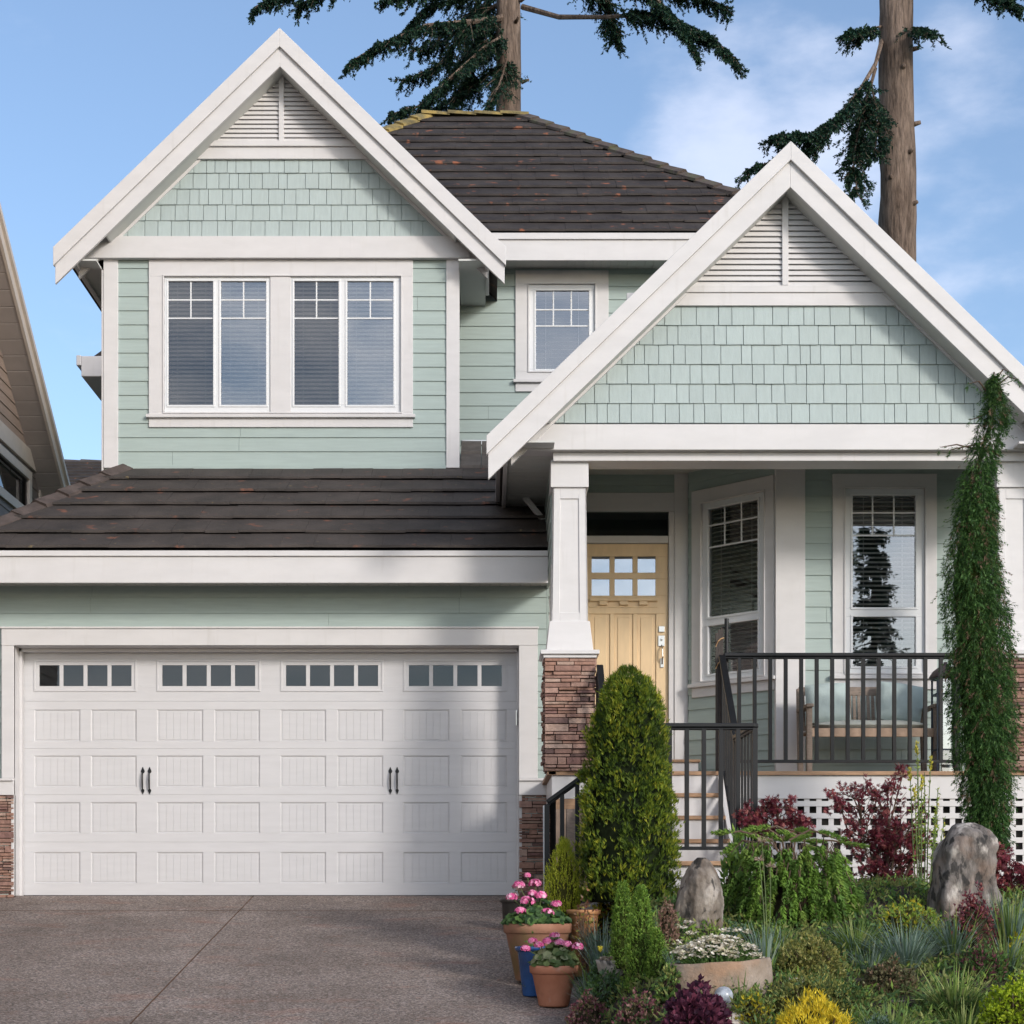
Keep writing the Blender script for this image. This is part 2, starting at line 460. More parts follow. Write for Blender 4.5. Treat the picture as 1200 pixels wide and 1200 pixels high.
def vent(name, fr, cx, w0, apex, half, pitch, slope):
    """triangular louvre: slats, divider and sill"""
    mb = MB(); w_ = w0
    while w_ < apex - 0.06:
        hw = (apex - w_) / slope
        hw2 = (apex - w_ - pitch*.8) / slope
        if hw2 < 0.03: break
        vs = [fr(cx-hw, w_, 0.034), fr(cx+hw, w_, 0.034), fr(cx+hw2, w_+pitch*0.86, 0.014), fr(cx-hw2, w_+pitch*0.86, 0.014),
              fr(cx-hw, w_, 0.006), fr(cx+hw, w_, 0.006)]
        mb.add(vs, [(0,1,2,3), (4,5,1,0)])
        w_ += pitch
    o = mb.build(name, M_white, H)
    mb = MB(); mb.prism(fr, [(cx-(apex-w0)/slope, w0-.02), (cx+(apex-w0)/slope, w0-.02), (cx, apex)], -0.03, -0.01)
    mb.build('backing', M_mortar, o)
    mb = MB(); mb.fbox(fr, cx-.028, cx+.028, w0, apex-.02, 0.0, 0.05); mb.build('divider', M_white, o, bevel=.003)
    return o

# --- walls
g0, g1 = UX(17.5, YG), UX(608, YG)            # garage opening
gt = UZ(757, YG)
fG = front(YG)
mb = MB(); lap(mb, fG, -4.95, 0.565, 0.0, 3.12, [(g0-.06, g1+.06, -1, gt+.06)], phase=UZ(737, YG)); mb.build('siding_wall', M_sage, H)
fU = front(YU)
uw0, uw1, uz0, uz1 = UX(193,YU), UX(470,YU), UZ(484,YU), UZ(325,YU)
mb = MB(); lap(mb, fU, UX(124,YU), UX(538,YU), 4.70, 7.10, [(uw0, uw1, uz0, uz1)], phase=UZ(548, YU)+.02); mb.build('siding_wall', M_sage, H)
fM = front(YM)
mw = (UX(620,YM), UX(697,YM), UZ(436,YM), UZ(334,YM))
mb = MB(); lap(mb, fM, -0.6, 4.0, 4.9, 7.38, [mw], phase=UZ(538, YM)); mb.build('siding_wall', M_sage, H)
fD = front(YD)
d0, d1, dz0, dz1 = UX(679,YD), UX(783,YD), 1.39, UZ(637,YD)
mb = MB(); lap(mb, fD, 0.57, 2.10, 1.13, 4.36, [(d0-.05, d1+.05, 1.13, UZ(600,YD))], phase=1.13); mb.build('siding_wall', M_sage, H)
P1 = (2.05, 17.62); P2 = (2.84, 16.83)
fA = planar(P1, (P2[0]-P1[0], P2[1]-P1[1]))
LA = math.hypot(P2[0]-P1[0], P2[1]-P1[1])
fF = front(YF)
bw = (UX(990,YF), UX(1083,YF), UZ(789,YF), UZ(573,YF))       # bay window frame extents
ww = bw[1]-bw[0]
aw0 = LA/2 - ww/2 + 0.015
aw = (aw0, aw0+ww, bw[2], bw[3])
BPH = UZ(563, YF) 
mb = MB(); lap(mb, fA, 0, LA, 1.13, 4.36, [aw], phase=BPH); mb.build('siding_wall', M_sage, H)
mb = MB(); lap(mb, fF, P2[0], 5.4, 1.13, 4.36, [bw], phase=BPH); mb.build('siding_wall', M_sage, H)
# side walls (garage right / porch side, upper left side, garage left side) facing outwards
fS = lambda u, w_, n: Vector((0.572 - n, u, w_))
mb = MB(); lap(mb, fS, 15.75, 19.9, 3.05, 4.2, phase=.02); mb.build('siding_wall', M_sage, H)
fS3 = lambda u, w_, n: Vector((0.578 + n, u, w_))
mb = MB(); lap(mb, fS3, 17.0, YD, 1.13, 4.36, phase=.02); mb.build('siding_wall', M_sage, H)
fS2 = lambda u, w_, n: Vector((UX(124,YU) - n, u, w_))
mb = MB(); lap(mb, fS2, YU, 25, 3.5, 7.1, phase=.02); mb.build('siding_wall', M_sage, H)
fS4 = lambda u, w_, n: Vector((-4.95 - n, u, w_))
mb = MB(); lap(mb, fS4, YG, 22, -.3, 3.2, phase=.02); mb.build('siding_wall', M_sage, H)
mb = MB(); lap(mb, (lambda u, w_, n: Vector((5.62 + n, u, w_))), 16.8, 24, -.1, 4.2, phase=.02); mb.build('siding_wall', M_sage, H)
# inner carcass: keeps daylight out of the rooms
mb = MB()
mb.box(-4.9, -4.88, 17.3, 24, 0, 3.1); mb.box(-4.2, -4.18, 19.7, 24, 3, 7); mb.box(-4.1, 3.9, 23.4, 23.5, 0, 7.2); mb.box(5.5, 5.6, 17.0, 24, 0, 4.2)
mb.build('inner_wall', M_dark, H)

# --- trim
def trim(name, items, m=M_white, bev=.004, parent=H):
    mb = MB()
    for it in items: mb.fbox(*it)
    return mb.build(name, m, parent, bevel=bev)
uzb, uzt = UZ(549,YU), 7.06
trim('corner_board', [(fU, UX(123,YU)-.01, UX(139,YU), uzb, uzt, -.02, .032)])
trim('corner_board', [(fU, UX(523,YU), UX(538.5,YU), uzb, uzt, -.02, .032)])
mb = MB(); mb.box(UX(123,YU)-.035, UX(123,YU)-.012, YU-.02, YU+.14, uzb-.6, 6.9); mb.build('corner_board', M_white, H, bevel=.004)
trim('base_flashing', [(fU, UX(140,YU), UX(523,YU), UZ(551,YU), UZ(546,YU), 0, .03)], M_sage)
trim('corner_board', [(fD, UX(790,YD), UX(806,YD), 1.13, 4.36, 0, .035)])
trim('corner_board', [(fA, LA-.03, LA+.008, 1.13, 4.36, 0, .03)])
trim('corner_board', [(fF, P2[0]-.035, UX(943,YF), 1.13, 4.36, .0, .034)])
# garage belt and stone
zb0, zb1 = UZ(932,YG), UZ(914,YG)
trim('belt_board', [(fG, -4.96, g0-.0, zb0, zb1, 0, .05), (fG, -4.96, g0, zb1-.012, zb1+.012, .05, .075)])
trim('belt_board', [(fG, g1, .60, zb0, zb1, 0, .05), (fG, g1, .60, zb1-.012, zb1+.012, .05, .075)])
def ledgestone(mb, fr, u0, u1, w0, w1, seed, out=.02):
    rn = random.Random(seed); w_ = w0
    while w_ < w1 - .004:
        h = min(rn.choice((.028, .035, .045, .055, .07)), w1 - w_)
        if w1 - w_ - h < .02: h = w1 - w_
        u = u0
        while u < u1 - .004:
            L = rn.uniform(.07, .26)
            if u1 - u - L < .05: L = u1 - u
            parts = 1 if h < .05 or rn.random() < .6 else 2
            for q in range(parts):
                n1 = out + rn.uniform(0, .035)
                b0 = w_ + q*h/parts; b1 = w_ + (q+1)*h/parts
                j = lambda: rn.uniform(-.004, .004)
                vs = [fr(u+.002, b0+.002, -.01), fr(u+L-.002, b0+.002, -.01), fr(u+L-.002, b1-.002, -.01), fr(u+.002, b1-.002, -.01),
                      fr(u+.004+j()*.4, b0+.004, n1+j()), fr(u+L-.004+j()*.4, b0+.004, n1+j()*2), fr(u+L-.004, b1-.004, n1+j()*2), fr(u+.004, b1-.004, n1+j())]
                mb.add(vs, [(4,5,6,7),(0,1,5,4),(1,2,6,5),(2,3,7,6),(3,0,4,7)], rn.choice((0,0,1,1,2,3,4,5,5)))
            u += L
        w_ += h
mb = MB(); ledgestone(mb, fG, -4.96, g0, -.02, zb0, 3); mb.fbox(fG, -4.96, g0, -.05, zb0, -.02, .012, 6); mb.build('stone_veneer', M_stone+[M_mortar], H)
mb = MB(); ledgestone(mb, fG, g1, .60, -.05, zb0, 4); mb.fbox(fG, g1, .60, -.2, zb0, -.02, .012, 6); mb.build('stone_veneer', M_stone+[M_mortar], H)

# --- garage opening trim and door
gtt = UZ(737.5, YG); gl, gr = UX(3,YG), UX(630,YG)
zt0 = zb1 + .014
trim('garage_trim', [(fG, gl, gr, gt, gtt, 0, .045), (fG, gl, g0, zt0, gt, 0, .04), (fG, g1, gr, zt0, gt, 0, .04),
                     (fG, gl-.01, gr+.01, gtt, gtt+.02, 0, .06)], bev=.004)
YP = 17.24
fP = front(YP)
mb = MB()   # jambs and head
mb.box(g0-.03, g0+.0, YG-.03, YP+.06, -.0, gt); mb.box(g1, g1+.03, YG-.03, YP+.06, 0, gt); mb.box(g0-.03, g1+.03, YG-.03, YP+.06, gt-.0, gt+.03)
mb.box(g0, g0+.028, YP-.09, YP-.02, 0, gt); mb.box(g1-.02, g1, YP-.09, YP-.02, 0, gt); mb.box(g0, g1, YP-.09, YP-.02, gt-.035, gt)
mb.build('door_jamb', M_white, H, bevel=.003)
mb = MB(); mb.box(g1-.028, g1-.02, YP-.16, YP-.10, UZ(852,YP), UZ(834,YP)); mb.build('sensor_bracket', M_chrome, H)
gd = bpy.data.objects.new('garage_door', None); C.objects.link(gd); gd.parent = H
def gx(p): return UX(p, YP)
def gz(p): return UZ(p, YP)
cols = [(40,94),(106.5,160),(184,238),(251,304.5),(328.5,382),(395,449),(472.5,526.5),(540,594)]
rws = [(869,831.5),(922.5,885.5),(976.5,940),(1035,998.5)]
wgr = [(42,158),(186,303),(331,447),(475,592)]
joints = [822, 877.5, 931.5, 987]
secs = [0.003] + [gz(j) for j in joints[::-1]] + [gt]
holes = [(gx(a_), gx(b_), gz(y0), gz(y1)) for a_, b_ in cols for y0, y1 in rws]
panes = []
for a_, b_ in wgr:
    pw = (b_ - a_ - 8 - 3*4.5) / 4
    for k in range(4):
        x = a_ + 4 + k*(pw+4.5)
        panes.append((gx(x), gx(x+pw), gz(804), gz(779.5)))
mb = MB()
for i in range(5):
    sx = (g0+.005, g1-.005, secs[i]+.002, secs[i+1]-.002)
    for (x0, x1, y0, y1) in subtract(sx, holes+panes): mb.fbox(fP, x0, x1, y0, y1, -.03, 0)
for zz in secs[1:-1]: mb.fbox(fP, g0+.006, g1-.006, zz-.02, zz+.02, -.028, -.004)
for (x0, x1, y0, y1) in holes:          # recessed field, chamfered edge, raised bead-board
    c = .012
    for (p, q, r_, s_) in (((x0,y0),(x1,y0),(x1-c,y0+c),(x0+c,y0+c)), ((x1,y0),(x1,y1),(x1-c,y1-c),(x1-c,y0+c)), ((x1,y1),(x0,y1),(x0+c,y1-c),(x1-c,y1-c)), ((x0,y1),(x0,y0),(x0+c,y0+c),(x0+c,y1-c))):
        mb.add([fP(p[0],p[1],0), fP(q[0],q[1],0), fP(r_[0],r_[1],-.008), fP(s_[0],s_[1],-.008)], [(0,1,2,3)])
    nb = 6; bwid = (x1-x0-2*c-.02)/nb
    mb.fbox(fP, x0+c, x1-c, y0+c, y1-c, -.03, -.0085)
    for k in range(nb): mb.fbox(fP, x0+c+.01+k*bwid+.0022, x0+c+.01+(k+1)*bwid-.0022, y0+c+.008, y1-c-.008, -.0085, -.005)
for a_, b_ in wgr:                       # raised window surrounds
    x0, x1, y0, y1 = gx(a_)-.02, gx(b_)+.02, gz(804)-.055, gz(779.5)+.055
    for it in subtract((x0, x1, y0, y1), [(x0+.02, x1-.02, y0+.02, y1-.02)]): mb.fbox(fP, *it, 0, .008)
mb.build('door_panel', M_door, gd, bevel=.0025)
for (x0, x1, y0, y1) in panes:
    mb = MB(); mb.fbox(fP, x0-.004, x1+.004, y0-.004, y1+.004, -.02, -.012)
    mb.build('pane', M_glass_lo, gd)
mb = MB(); mb.box(g0-.2, g1+.2, 17.5, 17.52, 0, 2.9); mb.box(g0-.2, g1+.2, 17.3, 17.5, 2.7, 2.72); mb.build('dark_interior', mat('garage_interior', (.045,.055,.06), .9), gd)
mb = MB(); mb.box(g0, g1, YP-.01, YP+.04, -.02, .003); mb.build('weather_seal', M_black, gd)
for px in (167.5, 175.5, 457.5, 465.5):
    mb = MB(); x = gx(px); z0, z1 = gz(931), gz(898.5)
    mb.tube([fP(x, z0+.045, .012), fP(x, z0+.06, .03), fP(x, (z0+z1)/2, .036), fP(x, z1-.07, .03), fP(x, z1-.055, .012)], [.008,.008,.0095,.008,.008], 8)
    mb.prism(fP, [(x-.02, z1-.045), (x-.011, z1-.065), (x+.011, z1-.065), (x+.02, z1-.045), (x+.008, z1-.02), (x, z1)], 0, .010)
    mb.prism(fP, [(x-.017, z0+.038), (x, z0), (x+.017, z0+.038), (x+.01, z0+.055), (x-.01, z0+.055)], 0, .010)
    mb.build('handle', M_black, gd, bevel=.002)

# --- windows
WCOUNT = [0]
def window(fr, outer, frame, glass, cuts, sill, mgl=M_glass, gridspec=None, slat_tilt=35, seed=0, name='window', apron=.1, sill_out=.07, raised=()):
    """outer trim rect, frame rect, glass rects, muntin lists; all in wall coordinates (u0,u1,w0,w1)"""
    wo = bpy.data.objects.new(name, None); C.objects.link(wo); wo.parent = H
    o0, o1, q0, q1 = outer
    mb = MB()
    for it in subtract(outer, [frame]):
        mb.fbox(fr, *it, 0, .034)
    f0, f1, h0, h1 = frame
    b = .015                         # inner back-band
    for it in subtract((f0-b, f1+b, h0-b, h1+b), [frame]): mb.fbox(fr, *it, .034, .046)
    mb.build('trim', M_white, wo, bevel=.003)
    mb = MB()
    for it in subtract(frame, glass): mb.fbox(fr, *it, -.05, .012)
    for g_ in glass:                 # sash step
        for it in subtract((g_[0]-.022, g_[1]+.022, g_[2]-.022, g_[3]+.022), [g_]): mb.fbox(fr, *it, .012, .020)
    mb.build('frame', M_sash, wo, bevel=.003)
    mb = MB()
    s0, s1 = o0-.01, o1+.01
    mb.fbox(fr, s0-.015, s1+.015, sill-.035, sill, 0, sill_out)
    mb.fbox(fr, s0+.01, s1-.01, sill-.035-apron, sill-.035, 0, .03)
    mb.build('sill', M_white, wo, bevel=.003)
    for g_ in glass:
        mb = MB(); mb.add([fr(g_[0]-.005, g_[2]-.005, -.006), fr(g_[1]+.005, g_[2]-.005, -.006), fr(g_[1]+.005, g_[3]+.005, -.006), fr(g_[0]-.005, g_[3]+.005, -.006)], [(0,1,2,3)])
        mb.build('pane', mgl[glass.index(g_) % len(mgl)] if isinstance(mgl, list) else mgl, wo)
    for (vs_, hs_, g_, wbot) in cuts:
        mb = MB()
        for x in vs_: mb.fbox(fr, x-.0075, x+.0075, wbot, g_[3], -.005, .002)
        for z in hs_: mb.fbox(fr, g_[0], g_[1], z-.0075, z+.0075, -.0055, .0015)
        mb.build('muntin', M_sash, wo)
    pitch = .046
    a_ = R(slat_tilt)
    groups = {}
    for g_ in glass: groups.setdefault((round(g_[0], 2)), []).append(g_)
    for gs in groups.values():
        u0, u1 = gs[0][0]-.01, gs[0][1]+.01
        lo_, hi_ = min(g_[2] for g_ in gs)-.02, max(g_[3] for g_ in gs)+.02
        rz = (lo_, hi_)
        for (ru0, ru1, rr) in raised:
            if ru0 <= (u0+u1)/2 <= ru1: rz = (rr, hi_)
        mb = MB(); z = rz[0]
        while z < rz[1]:
            dz = math.sin(a_)*.024; dn = math.cos(a_)*.024
            mb.add([fr(u0, z-dz, -.075+dn), fr(u1, z-dz, -.075+dn), fr(u1, z+dz, -.075-dn), fr(u0, z+dz, -.075-dn)], [(0,1,2,3)])
            z += pitch
        for c in (.2, .8):
            x = u0 + (u1-u0)*c; mb.fbox(fr, x-.0015, x+.0015, rz[0], rz[1], -.05, -.048)
        mb.build('blind', M_blind, wo)
    mb = MB()
    A = [fr(f0, h0, -.05), fr(f1, h0, -.05), fr(f1, h1, -.05), fr(f0, h1, -.05)]
    Bv = [fr(f0, h0, -.45), fr(f1, h0, -.45), fr(f1, h1, -.45), fr(f0, h1, -.45)]
    mb.add(A+Bv, [(4,5,6,7),(0,1,5,4),(1,2,6,5),(2,3,7,6),(3,0,4,7)])
    mb.build('dark_interior', M_dark, wo)
    return wo
def gr_(Y, x0, x1, yb, yt): return (UX(x0,Y), UX(x1,Y), UZ(yb,Y), UZ(yt,Y))
ug = [gr_(YU,197.5,250,475,330), gr_(YU,259,312,475,330), gr_(YU,345,397,475,330), gr_(YU,407,461,475,330)]
cuts = []
for g_ in ug: cuts.append(([(g_[0]+g_[1])/2], [UZ(351.5,YU), UZ(373,YU)], g_, UZ(373,YU)))
wo = window(fU, gr_(YU,175,484,487,306), (uw0,uw1,uz0,uz1), ug, cuts, UZ(487,YU), [M_glass_scr, M_glass], slat_tilt=50)
trim('mullion', [(fU, UX(317,YU), UX(341,YU), uz0, uz1, .0205, .030)], parent=wo)
mg = [gr_(YM,628,690,433,341)]
window(fM, gr_(YM,604,713,446,318), mw, mg, [([UX(648.5,YM), UX(669.5,YM)], [UZ(363,YM), UZ(382,YM)], mg[0], UZ(382,YM))], UZ(446,YM), slat_tilt=25)
bg_ = [gr_(YF,999,1072.5,712,581), gr_(YF,999,1072.5,781,723)]
bc = [([UX(1022.5,YF), UX(1047.5,YF)], [UZ(601,YF), UZ(627.5,YF)], bg_[0], UZ(627.5,YF))]
bo = gr_(YF,975,1097,792,556)
window(fF, bo, bw, bg_, bc, UZ(792,YF), M_glass, slat_tilt=32)
sh = aw0 - bw[0]
sft = lambda g_: (g_[0]+sh, g_[1]+sh, g_[2], g_[3])
window(fA, sft(bo), aw, [sft(g_) for g_ in bg_], [([x+sh for x in bc[0][0]], bc[0][1], sft(bg_[0]), bc[0][3])], UZ(792,YF), slat_tilt=32)

# --- front door
fd = bpy.data.objects.new('front_door', None); C.objects.link(fd); fd.parent = H
def dx(p): return UX(p, YD)
def dz(p): return UZ(p, YD)
dp = [(dx(c-10.5), dx(c+10.5), dz(b), dz(t_)) for c in (704, 731, 758) for t_, b in ((651.5, 670.5), (678, 697.5))]
dpan = [(dx(c-11), dx(c+11), dz(868), dz(719)) for c in (704, 731, 758)]
mb = MB()
for it in subtract((d0, d1, dz0, dz1), dp+dpan): mb.fbox(fD, *it, -.06, -.02)
for (x0,x1,y0,y1) in dpan:
    mb.fbox(fD, x0, x1, y0, y1, -.06, -.034); mb.fbox(fD, x0+.035, x1-.035, y0+.035, y1-.035, -.034, -.026)
mb.fbox(fD, dx(691), dx(771), dz(704.5), dz(701), -.02, .02)
for c in (707, 731, 754): mb.fbox(fD, dx(c-5), dx(c+5), dz(709), dz(704.5), -.02, .012)
mb.fbox(fD, dx(691), dx(771), dz(712), dz(710), -.02, -.012)
mb.build('door_slab', M_buff, fd, bevel=.004)
for (x0,x1,y0,y1) in dp:
    mb = MB(); mb.fbox(fD, x0-.003, x1+.003, y0-.003, y1+.003, -.045, -.035); mb.build('pane', M_glass_hi, fd)
mb = MB(); mb.box(d0, d1, YD+.35, YD+.36, dz0, dz1); mb.build('dark_interior', M_dark, fd)
mb = MB(); mb.fbox(fD, dx(772), dx(779), dz(740.5), dz(733.5), -.02, -.004); mb.build('deadbolt', M_chrome, fd, bevel=.003)
mb = MB(); mb.fbox(fD, dx(771.5), dx(779), dz(757), dz(744.5), -.02, -.006); mb.fbox(fD, dx(774), dx(778), dz(782), dz(771), -.02, -.006)
mb.tube([fD(dx(775.5), dz(756), -.01), fD(dx(776), dz(761), .035), fD(dx(776), dz(770), .04), fD(dx(776), dz(778), -.005)], .009, 8)
mb.tube([fD(dx(775.5), dz(749), -.01), fD(dx(775.5), dz(749), .03)], .012, 8)
mb.build('handle', M_chrome, fd, bevel=.002)
tr0, tr1 = dz(627), dz(601)
trim('door_trim', [(fD, dx(783.5), dx(790), dz0, dz(600), -.06, .02), (fD, d0-.04, d0, dz0, dz(600), -.06, .02), (fD, d0-.04, dx(790), dz(600), dz(578), 0, .03),
                   (fD, d0, d1+.003, dz(636.5), dz(628), -.06, .01), (fD, .60, d0-.04, 1.13, dz(578), 0, .03)])
trw = bpy.data.objects.new('transom_window', None); C.objects.link(trw); trw.parent = H
mb = MB(); mb.fbox(fD, d0, d1, tr0, tr1, -.03, -.02); mb.build('pane', M_glass_lo, trw)
mb = MB(); mb.box(d0-.1, d1+.1, YD+.25, YD+.26, tr0-.1, tr1+.1); mb.build('dark_interior', mat('transom_dusk', (.11,.105,.085), .9, .2), trw)
trim('doorbell', [(fD, UX(808,YD), UX(812,YD), UZ(723,YD), UZ(712,YD), .0, .04)], M_white)
mb = MB(); mb.box(.62, 2.12, 17.22, YD+.02, 1.345, 1.372); mb.build('door_step', M_wood, H, bevel=.004)
mb = MB(); mb.box(.63, 2.10, 17.25, YD, 1.13, 1.345); mb.build('door_step_riser', M_white, H)

# --- columns
YC = 15.5
def column(cxp):
    co_ = bpy.data.objects.new('porch_column', None); C.objects.link(co_); co_.parent = H
    s = F / YC
    cx = (cxp - PX) / s
    dpt = .33; yc = YC + dpt/2
    def taper(mb, h0, h1, z0, z1):      # half widths
        vs = []
        for hw, z in ((h0, z0), (h1, z1)):
            for sx, sy in ((-1,-1),(1,-1),(1,1),(-1,1)): vs.append((cx+sx*hw, yc+sy*hw, z))
        mb.add(vs, [(0,3,2,1),(4,5,6,7),(0,1,5,4),(1,2,6,5),(2,3,7,6),(3,0,4,7)])
    z = lambda p: UZ(p, YC)
    mb = MB()
    a0, a1, b0, b1 = .166, .150, z(728), z(571)     # shaft with recessed panel
    taper(mb, a0-.012, a1-.012, b0, b1)
    for k in range(4):                  # applied stiles and rails on each face
        ang = k*math.pi/2
        def fr(u, w_, n):
            t = (w_-b0)/(b1-b0); hw = a0 + (a1-a0)*t
            x, y = u*hw, -(hw + n)
            return Vector((cx + x*math.cos(ang) - y*math.sin(ang), yc + x*math.sin(ang) + y*math.cos(ang), w_))
        nrm = .0
        mb.prism(fr, [(-1,b0),(-.55,b0),(-.55,b1),(-1,b1)], -.014, nrm)
        mb.prism(fr, [(.55,b0),(1,b0),(1,b1),(.55,b1)], -.014, nrm)
        mb.prism(fr, [(-.55,b1-.10),(.55,b1-.10),(.55,b1),(-.55,b1)], -.014, nrm)
        mb.prism(fr, [(-.55,b0),(.55,b0),(.55,b0+.08),(-.55,b0+.08)], -.014, nrm)
    mb.build('column_shaft', M_white, co_, bevel=.003)
    mb = MB(); taper(mb, .172, .170, z(571), z(540)+.01); mb.build('capital', M_white, co_, bevel=.004)
    mb = MB(); taper(mb, .212, .182, z(763), z(728)); mb.build('plinth', M_white, co_, bevel=.004)
    mb = MB(); taper(mb, .265, .265, z(768), z(763)); taper(mb, .24, .24, z(772), z(768)); mb.build('cap', M_white, co_, bevel=.005)
    mb = MB(); hw = .198; z0, z1 = 1.13, z(772)
    ledgestone(mb, lambda u, w_, n: Vector((cx+u, yc-hw-n, w_)), -hw-.03, hw+.03, z0, z1, 11+int(cxp))
    ledgestone(mb, lambda u, w_, n: Vector((cx-hw-n, yc+u, w_)), -hw-.01, hw, z0, z1, 12+int(cxp))
    ledgestone(mb, lambda u, w_, n: Vector((cx+hw+n, yc+u, w_)), -hw-.01, hw, z0, z1, 13+int(cxp))
    mb.box(cx-hw-.01, cx+hw+.01, yc-hw-.01, yc+hw+.01, z0, z1, 6)
    mb.build('stone_base', M_stone+[M_mortar], co_)
column(667.5); column(1190)

# --- porch beams, ceiling, gable
fB = front(15.5)
XC = 2.65; SL = .968
hb = lambda w_, ap: (ap - w_) / SL
bt, bm, bb = UZ(497,15.37), UZ(527,15.37), UZ(540,15.45)
trim('porch_beam', [(fB, .22, 5.1, bm, bt, -.10, .13)])
mb = MB(); mb.box(.572, 5.0, 15.45, 15.76, bb, bm-.002); mb.build('porch_beam', M_white, H, bevel=.004)
mb = MB(); mb.box(.575, .70, 15.76, 17.0, bb, 4.34); mb.build('porch_beam', M_white, H); mb = MB(); mb.box(4.7, 4.9, 15.76, 17.0, bb, 4.34); mb.build('porch_beam', M_white, H)
mb = MB()
y = 15.6
while y < YD: mb.box(.575, 5.1, y+.003, y+.117, 4.352, 4.37); y += .12
mb.box(.575, 5.1, 15.6, YD, 4.365, 4.385)
mb.build('porch_ceiling', M_soffit, H)
# gable face: louvre, bands, shingles
gface = front(15.40)
z_s0, z_s1 = UZ(496.5,15.4), UZ(360,15.4)
fz = lambda p: UZ(p, 15.40)
conv = [(UX(650,15.4), z_s0), (UX(1205,15.4), z_s0), (UX(1040,15.5)+.06, z_s1+.1), (UX(806,15.5)-.06, z_s1+.1)]
rows = [(z_s0 + k*.1757, z_s0 + (k+1)*.1757) for k in range(6)]
rows[-1] = (rows[-1][0], rows[-1][0]+.1757); rows.append((rows[-1][1], z_s1+.12))
mb = MB(); shingles(mb, gface, conv, rows, 5); mb.build('shingle_gable', M_shing, H)
mb = MB(); mb.prism(gface, [(UX(640,15.5), z_s0), (UX(1212,15.5), z_s0), (XC, z_s0+2.15)], -.08, -.0); mb.build('gable_wall', M_sage, H)
vb = fz(335)
g2 = front(15.395); gz2 = lambda p: UZ(p, 15.36)
trim('gable_band', [(g2, XC-1.42, XC+1.42, gz2(358), gz2(343), 0, .035), (g2, XC-1.27, XC+1.27, gz2(343), gz2(335), 0, .048)])
vent('gable_vent', g2, XC+.0, gz2(335), gz2(200), 1, .050, SL)
def rakeboard(Y, t, cx, apex, half, th, sl, n0=0, name='rake_board', tip=True, cutx=None):
    """plumb-cut sloping boards either side of a gable apex, one object per side"""
    for sgn in (-1, 1):
        fr = front(Y)
        poly = [(cx, apex), (cx, apex-th), (cx+sgn*half, apex-th-half*sl), (cx+sgn*half, apex-half*sl)]
        if sgn > 0: poly = poly[::-1]
        if cutx: poly = clip(poly[::-1] if sgn > 0 else poly, [(-99,-99),(99,-99),(99,cutx),(-99,cutx)]) or clip(poly if sgn > 0 else poly[::-1], [(-99,-99),(99,-99),(99,cutx),(-99,cutx)])
        mb = MB(); mb.prism(fr, poly, -t, n0)
        mb.build(name, M_white, H, bevel=.004)
def roofgable(cx, apex, half, sl, y0, y1, th=.06, drop=.02, m=M_tile):
    for sgn in (-1, 1):
        mb = MB()
        n = int(half*math.sqrt(1+sl*sl)/.34)
        for k in range(n):
            a0 = half*(1-k/n); a1 = half*(1-(k+1)/n)
            p = [(cx+sgn*a0, apex-drop-a0*sl+.02), (cx+sgn*a1, apex-drop-a1*sl-.01), (cx+sgn*a1, apex-drop-a1*sl-th), (cx+sgn*a0, apex-drop-a0*sl-th)]
            if sgn < 0: p = p[::-1]
            mb.prism(lambda u, w_, nn: Vector((u, nn, w_)), p, y0, y1)
        mb.build('roof', m, H)
APX = UZ(168, 15.1)
rakeboard(15.1, .04, XC, APX, 2.665, .385, SL, 0)
rakeboard(15.1, .03, XC, APX+.008, 2.68, .165, SL, .035, name='rake_crown')
rakeboard(15.40, .02, XC, fz(236)+.335, 2.46, .335, SL, .045, name='frieze_board', cutx=fz(345))
roofgable(XC, APX-.06, 2.55, SL, 15.13, 19.9)
# sloping soffit behind the rake boards
for (cx, ap, hf, ya, yb_) in ((XC, APX-.36, 2.40, 15.14, 15.5),):
    for sgn in (-1, 1):
        mb = MB(); p = [(cx, ap), (cx+sgn*hf, ap-hf*SL), (cx+sgn*hf, ap-hf*SL+.02), (cx, ap+.02)]
        if sgn < 0: p = p[::-1]
        p = clip(p, [(-99, bt+.0), (99, bt+.0), (99, 99), (-99, 99)]) or p
        mb.prism(lambda u, w_, nn: Vector((u, nn, w_)), p, ya, yb_); mb.build('rake_soffit', M_soffit, H)
# level soffit and fascia at the left eave of the porch roof
mb = MB(); y = 15.16
while y < 18.6: mb.box(.165, .575, y+.003, y+.097, 4.02, 4.035); y += .10
mb.box(.16, .575, 15.2, 18.6, 4.033, 4.045); mb.build('soffit', M_soffit, H)
mb = MB(); mb.box(.125, .165, 15.16, 18.6, 3.99, 4.17); mb.box(.06, .125, 15.2, 18.6, 4.07, 4.17); mb.build('gutter', M_white, H, bevel=.004)
mb = MB(); mb.bar((.35, 17.3, 4.03), (.565, 17.35, 3.78), .05, .05); mb.build('brace', M_white, H, bevel=.004)
mb = MB(); mb.box(5.1, 5.2, 15.2, 19, 3.9, 4.3); mb.box(4.7, 5.1, 15.2, 19, 4.02, 4.04); mb.build('soffit', M_white, H)

